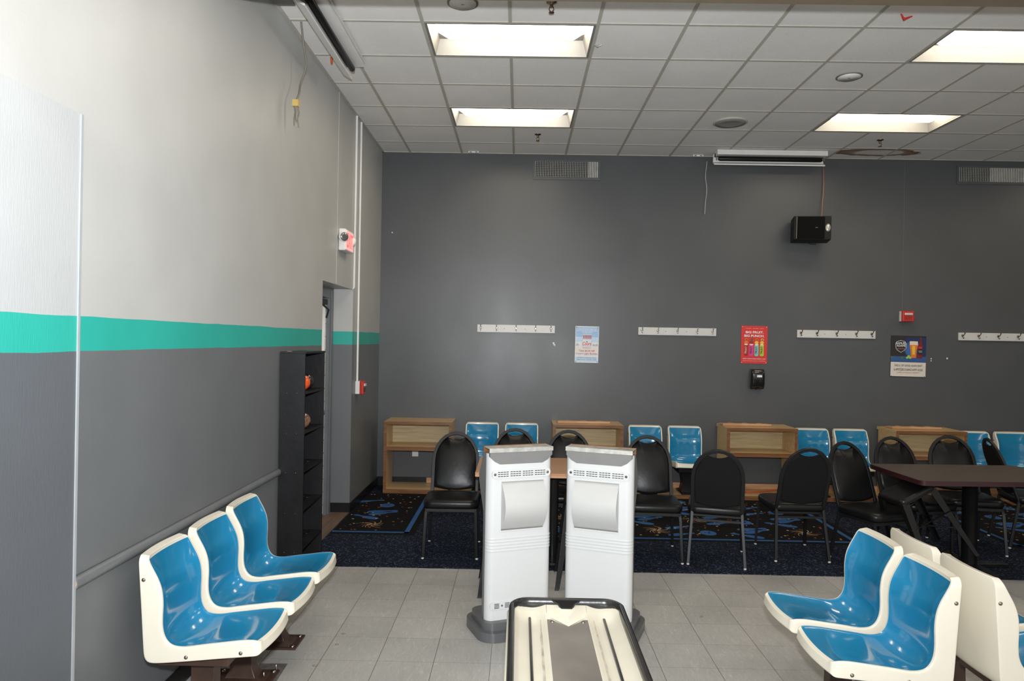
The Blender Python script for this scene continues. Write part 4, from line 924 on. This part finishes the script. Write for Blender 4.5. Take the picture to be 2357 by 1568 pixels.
# ------------------------------------------------------------------ white consoles
def console(cx, cy, ang, lab, mir):
    t = empty('lane_console', (cx, cy, 0), ang, lab, 'console', 'white bowling consoles')
    hw = .205
    # body cross-sections (plan): rounded front corners, depth varies with height; local front = -y
    def plan(dep, z, k=1.0, fy=0.0, n=5, r=.045):
        p = []
        for sx, a0 in ((1, 0), (-1, 90)):
            pass
        pts = [(hw * k, dep)]
        for a in range(n + 1): q = radians(0 - 90 * a / n); pts.append((hw * k - r + r * cos(q), r + fy + r * sin(q)))
        for a in range(n + 1): q = radians(-90 - 90 * a / n); pts.append((-hw * k + r + r * cos(q), r + fy + r * sin(q)))
        pts.append((-hw * k, dep))
        return [Vector((x, y, z)) for x, y in pts]
    b = MB()
    secs = [(.055, .085), (.055, .5), (.055, .88), (.055, 1.075)]
    b.rings([plan(d_, z, 1.0 if z < .9 else 1.0 - .0 * z) for d_, z in secs], 0, True, True)
    body = b.build('body', M_conw, t)
    gh = MB(); gh.rings([[Vector((-hw + .004, .05, z)), Vector((hw - .004, .05, z)), Vector((hw - .004, d_, z)), Vector((-hw + .004, d_, z))] for d_, z in ((.10, .085), (.10, .72), (.185, .89), (.19, .93), (.11, 1.075))], 0, True, False).build('rear_housing', M_cong, t, bevel=.006)
    # raised ribs
    rb = MB()
    for k in range(5):
        z = .50 + k * .018
        P_ = plan(.05, z, 1.004, -.0025); Q_ = plan(.05, z + .004, 1.008, -.004); R_ = plan(.05, z + .010, 1.004, -.0025)
        rb.rings([P_, Q_, R_], 0, True, True)
    rb.build('ribs', M_conw, t)
    # barrel bump
    bp = MB(); x0, x1 = (-.125, .142) if not mir else (-.142, .125); zb, zt = .62, .915; n = 14; rs = []
    for x, s_ in ((x0, 1), (x1 - .02, 1), (x1, .93)):
        rs.append([Vector((x,   .002 - .078 * s_ * sin(pi * k / n), zb + (zt - zb) * k / n)) for k in range(n + 1)])
    if mir: rs = [[Vector((x0 + x1 - p.x, p.y, p.z)) for p in r_] for r_ in rs][::-1]
    bp.rings(rs, 0, True, True)
    bp.build('barrel_bump', M_cbump, t)
    MB().box((x0 - .004, -.002, zb - .006), (x1 + .004, .01, zt + .006)).build('bump_surround', M_conw, t, bevel=.002)
    # upper vent band
    vb = MB().prism([(x, z) for x, z in rrect(.372, .050, .023, 6)], 0, .007, Matrix.Translation((0, .001, .955)) @ Matrix.Rotation(radians(90), 4, 'X'))
    vbo = vb.build('vent_band', M_conw, t, bevel=.003)
    sl = MB()
    for gx in (-.117, -.039, .039, .117):
        for r_ in range(3):
            for c_ in range(4): x = gx - .026 + c_ * .0175 - .006; z = .955 + (r_ - 1) * .012; sl.box((x - .0005, -.0075, z - .002), (x + .0135, -.0055, z + .002))
    sl.build('vent_slots', M_slot, vbo)
    for sx in (-1, 1): MB().lathe([(.008, 0), (.008, .002), (.004, .004)], Matrix.Translation((sx * .167, -.006, .955)) @ Matrix.Rotation(radians(90), 4, 'X'), n=12).build('screw', M_bolt, vbo)
    lx = -.11 if not mir else .11
    lv = MB().prism([(x, z) for x, z in rrect(.15, .045, .02, 6)], 0, .005, Matrix.Translation((lx, .001, .185)) @ Matrix.Rotation(radians(90), 4, 'X')).build('lower_vent', M_conw, t, bevel=.002)
    sl = MB()
    for gx in (-.033, .033):
        for r_ in range(4): z = .185 + (r_ - 1.5) * .008; sl.box((lx + gx - .015, -.006, z - .0015), (lx + gx + .015, -.0035, z + .0015))
    sl.build('lower_slots', M_slot, lv); MB().lathe([(.006, 0), (.005, .003)], Matrix.Translation((lx, -.004, .185)) @ Matrix.Rotation(radians(90), 4, 'X'), n=10).build('screw', M_bolt, lv)
    # grey boat shaped insert and metal lip at the top
    gi = [(-.198, 1.085), (-.198, 1.058), (-.17, 1.03), (-.135, 1.012), (.135, 1.012), (.17, 1.03), (.198, 1.058), (.198, 1.085)]
    g_ = MB(); g_.rings([[Vector((x, -.0015 - (z - 1.012) * .0, z)) for x, z in gi], [Vector((x, .03, z)) for x, z in gi]], 0, True, False).build('grey_insert', M_cong, t)
    MB().box((-.203, -.006, 1.082), (.203, .0, 1.107)).box((-.203, 0, 1.101), (.203, .10, 1.107)).build('metal_lip', M_galv, t, bevel=.001)
    MB().box((-.203, .10, 1.075), (.203, .108, 1.110)).build('rusty_rim', M_edge, t)
    # base
    bs = MB(); bs.prism(rrect(.475, .38, .10, 9, -.016 if not mir else .016, .11), 0, .055); bs.build('base', M_conb, t, bevel=.015)
    b2 = MB(); b2.prism(rrect(.435, .30, .07, 9, -.008 if not mir else .008, .11), .05, .10); b2.build('base_step', M_conb, t, bevel=.012)
    return t
console(.027, 4.27, radians(22), 'white plastic bowling console on grey base, left one of the pair', False)
console(.483, 4.275, radians(-20), 'white plastic bowling console on grey base, right one of the pair', True)

# ------------------------------------------------------------------ ball return rack in the foreground
t = empty('ball_return', (.222, 2.3, 0), 0, 'cream ball return tray with black rubber rim in front of the consoles', 'ball return')
L0, L1 = -.95, .845; hwid = .243; rr_ = .085
def outline(hw, y1, r, n=10, y0=L0):
    p = [(-hw, y0)]
    for a in range(n + 1): q = radians(180 - 90 * a / n); p.append((-hw + r + r * cos(q), y1 - r + r * sin(q)))
    for a in range(n + 1): q = radians(90 - 90 * a / n); p.append((hw - r + r * cos(q), y1 - r + r * sin(q)))
    p.append((hw, y0)); return p
def rimtube(prof):   # prof: list of (inset, z)
    mb = MB(); rs = []
    for ins, z in prof: rs.append([Vector((x, y, z)) for x, y in outline(hwid - ins, L1 - ins, max(.02, rr_ - ins))])
    mb.rings(rs + [rs[0]], 0, False, True, closed=False); return mb
rimtube([(.0, .585), (-.003, .605), (.002, .621), (.011, .626), (.019, .621), (.023, .600), (.024, .565), (.014, .565)]).build('rubber_rim', M_rubber, t, fix=True)
bo = MB(); rs = [[Vector((x, y, z)) for x, y in outline(hwid + e, L1 + e, rr_ + max(e, -.02))] for e, z in ((-.05, .30), (-.01, .36), (.010, .50), (.010, .585), (-.004, .592))]
bo.rings(rs, 0, False, True, closed=True).build('body', M_creamr, t)
bo2 = MB(); bo2.prism(outline(.16, .5, .05), .0, .31).build('pedestal', M_conb, t, bevel=.01)
# deck with two ball channels
dk = MB(); NX = 61; ys = [L0 + (L1 - .02 - L0) * k / 40 for k in range(41)]
def dz(x):
    z = .572; a = abs(x)
    if a < .088: return z
    if a < .205: z -= .014 * sin(pi * (a - .088) / .117) ** 1
    else: z += min(.03, (a - .205) * 1.0)
    return z
vs = []; fs = []
for y in ys:
    e = max(0, (y - (L1 - .17)) / .15); lift = .028 * min(1, e) ** 2
    lim = hwid - .022
    d = y - (L1 - rr_)
    if d > 0: lim = hwid - rr_ + sqrt(max(0, (rr_ - .0) ** 2 - d * d)) - .020
    for k in range(NX): x = -lim + 2 * lim * k / (NX - 1); vs.append((x, y, dz(x) + lift))
for i in range(40):
    for k in range(NX - 1): fs.append((i * NX + k, i * NX + k + 1, (i + 1) * NX + k + 1, (i + 1) * NX + k))
dk.add(vs, fs, 0, True); dk.build('tray_deck', M_creamr, t, fix=False)
def clift(y): e = max(0, (y - (L1 - .17)) / .15); return .028 * min(1, e) ** 2
st_ = MB(); pl = [(-.085, L0), (.085, L0), (.085, .745), (.045, .69), (0, .645), (-.045, .69), (-.085, .745)]
st_.prism(pl, .572, .575).build('steel_plate', M_steel, t)
for sx in (-1, 1): MB().lathe([(.009, 0), (.008, .003), (.003, .0045)], Matrix.Translation((sx * .064, .695, .575)), n=12).build('screw', M_bolt, t)
# V shaped divider hump
hm = MB(); top = [(-.085, .765), (0, .655), (.085, .765), (.055, .80), (-.055, .80)]
hm.add([(-.088, .752, .575), (0, .64, .5755), (.088, .752, .575), (.088, .815, .602), (-.088, .815, .602), (-.045, .775, .603), (0, .69, .594), (.045, .775, .603)],
       [(0, 1, 6, 5), (1, 2, 7, 6), (2, 3, 7), (0, 5, 4), (5, 6, 7), (4, 5, 7, 3), (0, 4, 3, 2, 1)], 0, False)
hm.build('divider_hump', M_creamr, t, bevel=.004)
for sx in (-1, 1):
    MB().tube([(sx * .157, L0, .566), (sx * .157, .0, .566), (sx * .157, .74, .568), (sx * .157, .755, .564)], .0062, n=8).build('black_rail', M_rubber, t)
    g_ = MB(); n = 30; l_ = []; r__ = []
    rg = random.Random(4 + sx)
    for k in range(n): y = L0 + (.73 - L0) * k / (n - 1); w_ = .0055 * (.6 + rg.random() * .7) * (1 if k < n - 3 else .4); l_.append((sx * .112 - w_, y)); r__.append((sx * .112 + w_, y))
    for k in range(n - 1):
        g_.add([(l_[k][0], l_[k][1], dz(.112) + .0012), (r__[k][0], r__[k][1], dz(.112) + .0012), (r__[k + 1][0], r__[k + 1][1], dz(.112) + .0012 + clift(l_[k + 1][1])), (l_[k + 1][0], l_[k + 1][1], dz(.112) + .0012 + clift(l_[k + 1][1]))], [(0, 1, 2, 3)])
    g_.build('grime_streak', M_dirt, t, fix=False)
# black crest plate at the far end
cr_ = [(-.062, .018), (.062, .018), (.055, .010), (.040, .0), (.030, -.02), (.022, -.032), (-.022, -.032), (-.030, -.02), (-.040, 0), (-.055, .010)]
Mc = Matrix.Translation((0, .797, .612)) @ Matrix.Rotation(radians(28), 4, 'X')
MB().prism(cr_, 0, .006, Mc).build('crest_plate', M_rubber, t, bevel=.002)
MB().prism([(x * .8, y * .75 - .002) for x, y in cr_], .006, .0075, Mc).build('crest_relief', M_blackm, t, bevel=.001)

# ------------------------------------------------------------------ floor bits
t = empty('floor_plate', (-1.25, 3.70, 0), radians(2), 'worn steel mounting plate with upright studs on the tile floor', 'plate')
MB().box((-.09, -.11, 0), (.055, .115, .004)).build('plate', mat('worn_plate', (.20, .185, .17), .4, .4, var=.35, scale=20), t, bevel=.001)
for x, y in ((.02, .03), (-.015, -.06)):
    MB().lathe([(.012, 0), (.012, .006), (.004, .007), (.004, .032), (.002, .034)], Matrix.Translation((x, y, .004)), n=10).build('stud', M_bolt, t)
for x, y, lab in ((-1.0, 4.22, 'dark leaf scrap on the tiles right of the left chairs, farther'), (-1.0, 4.07, 'dark crumb on the tiles right of the left chairs'), (1.19, 4.6, 'dark crumb on the tiles between consoles and right chairs'), (-1.05, 3.8, 'dark crumb on the tiles at the bottom near the steel plate')):
    o = MB().sphere((0, 0, .003), .010, n=8, sc=(1.2, .6, .4)).build('floor_crumb', M_cable); o.location = (x, y, 0); tag(o, lab, 'debris', 'crumbs on the tile floor')
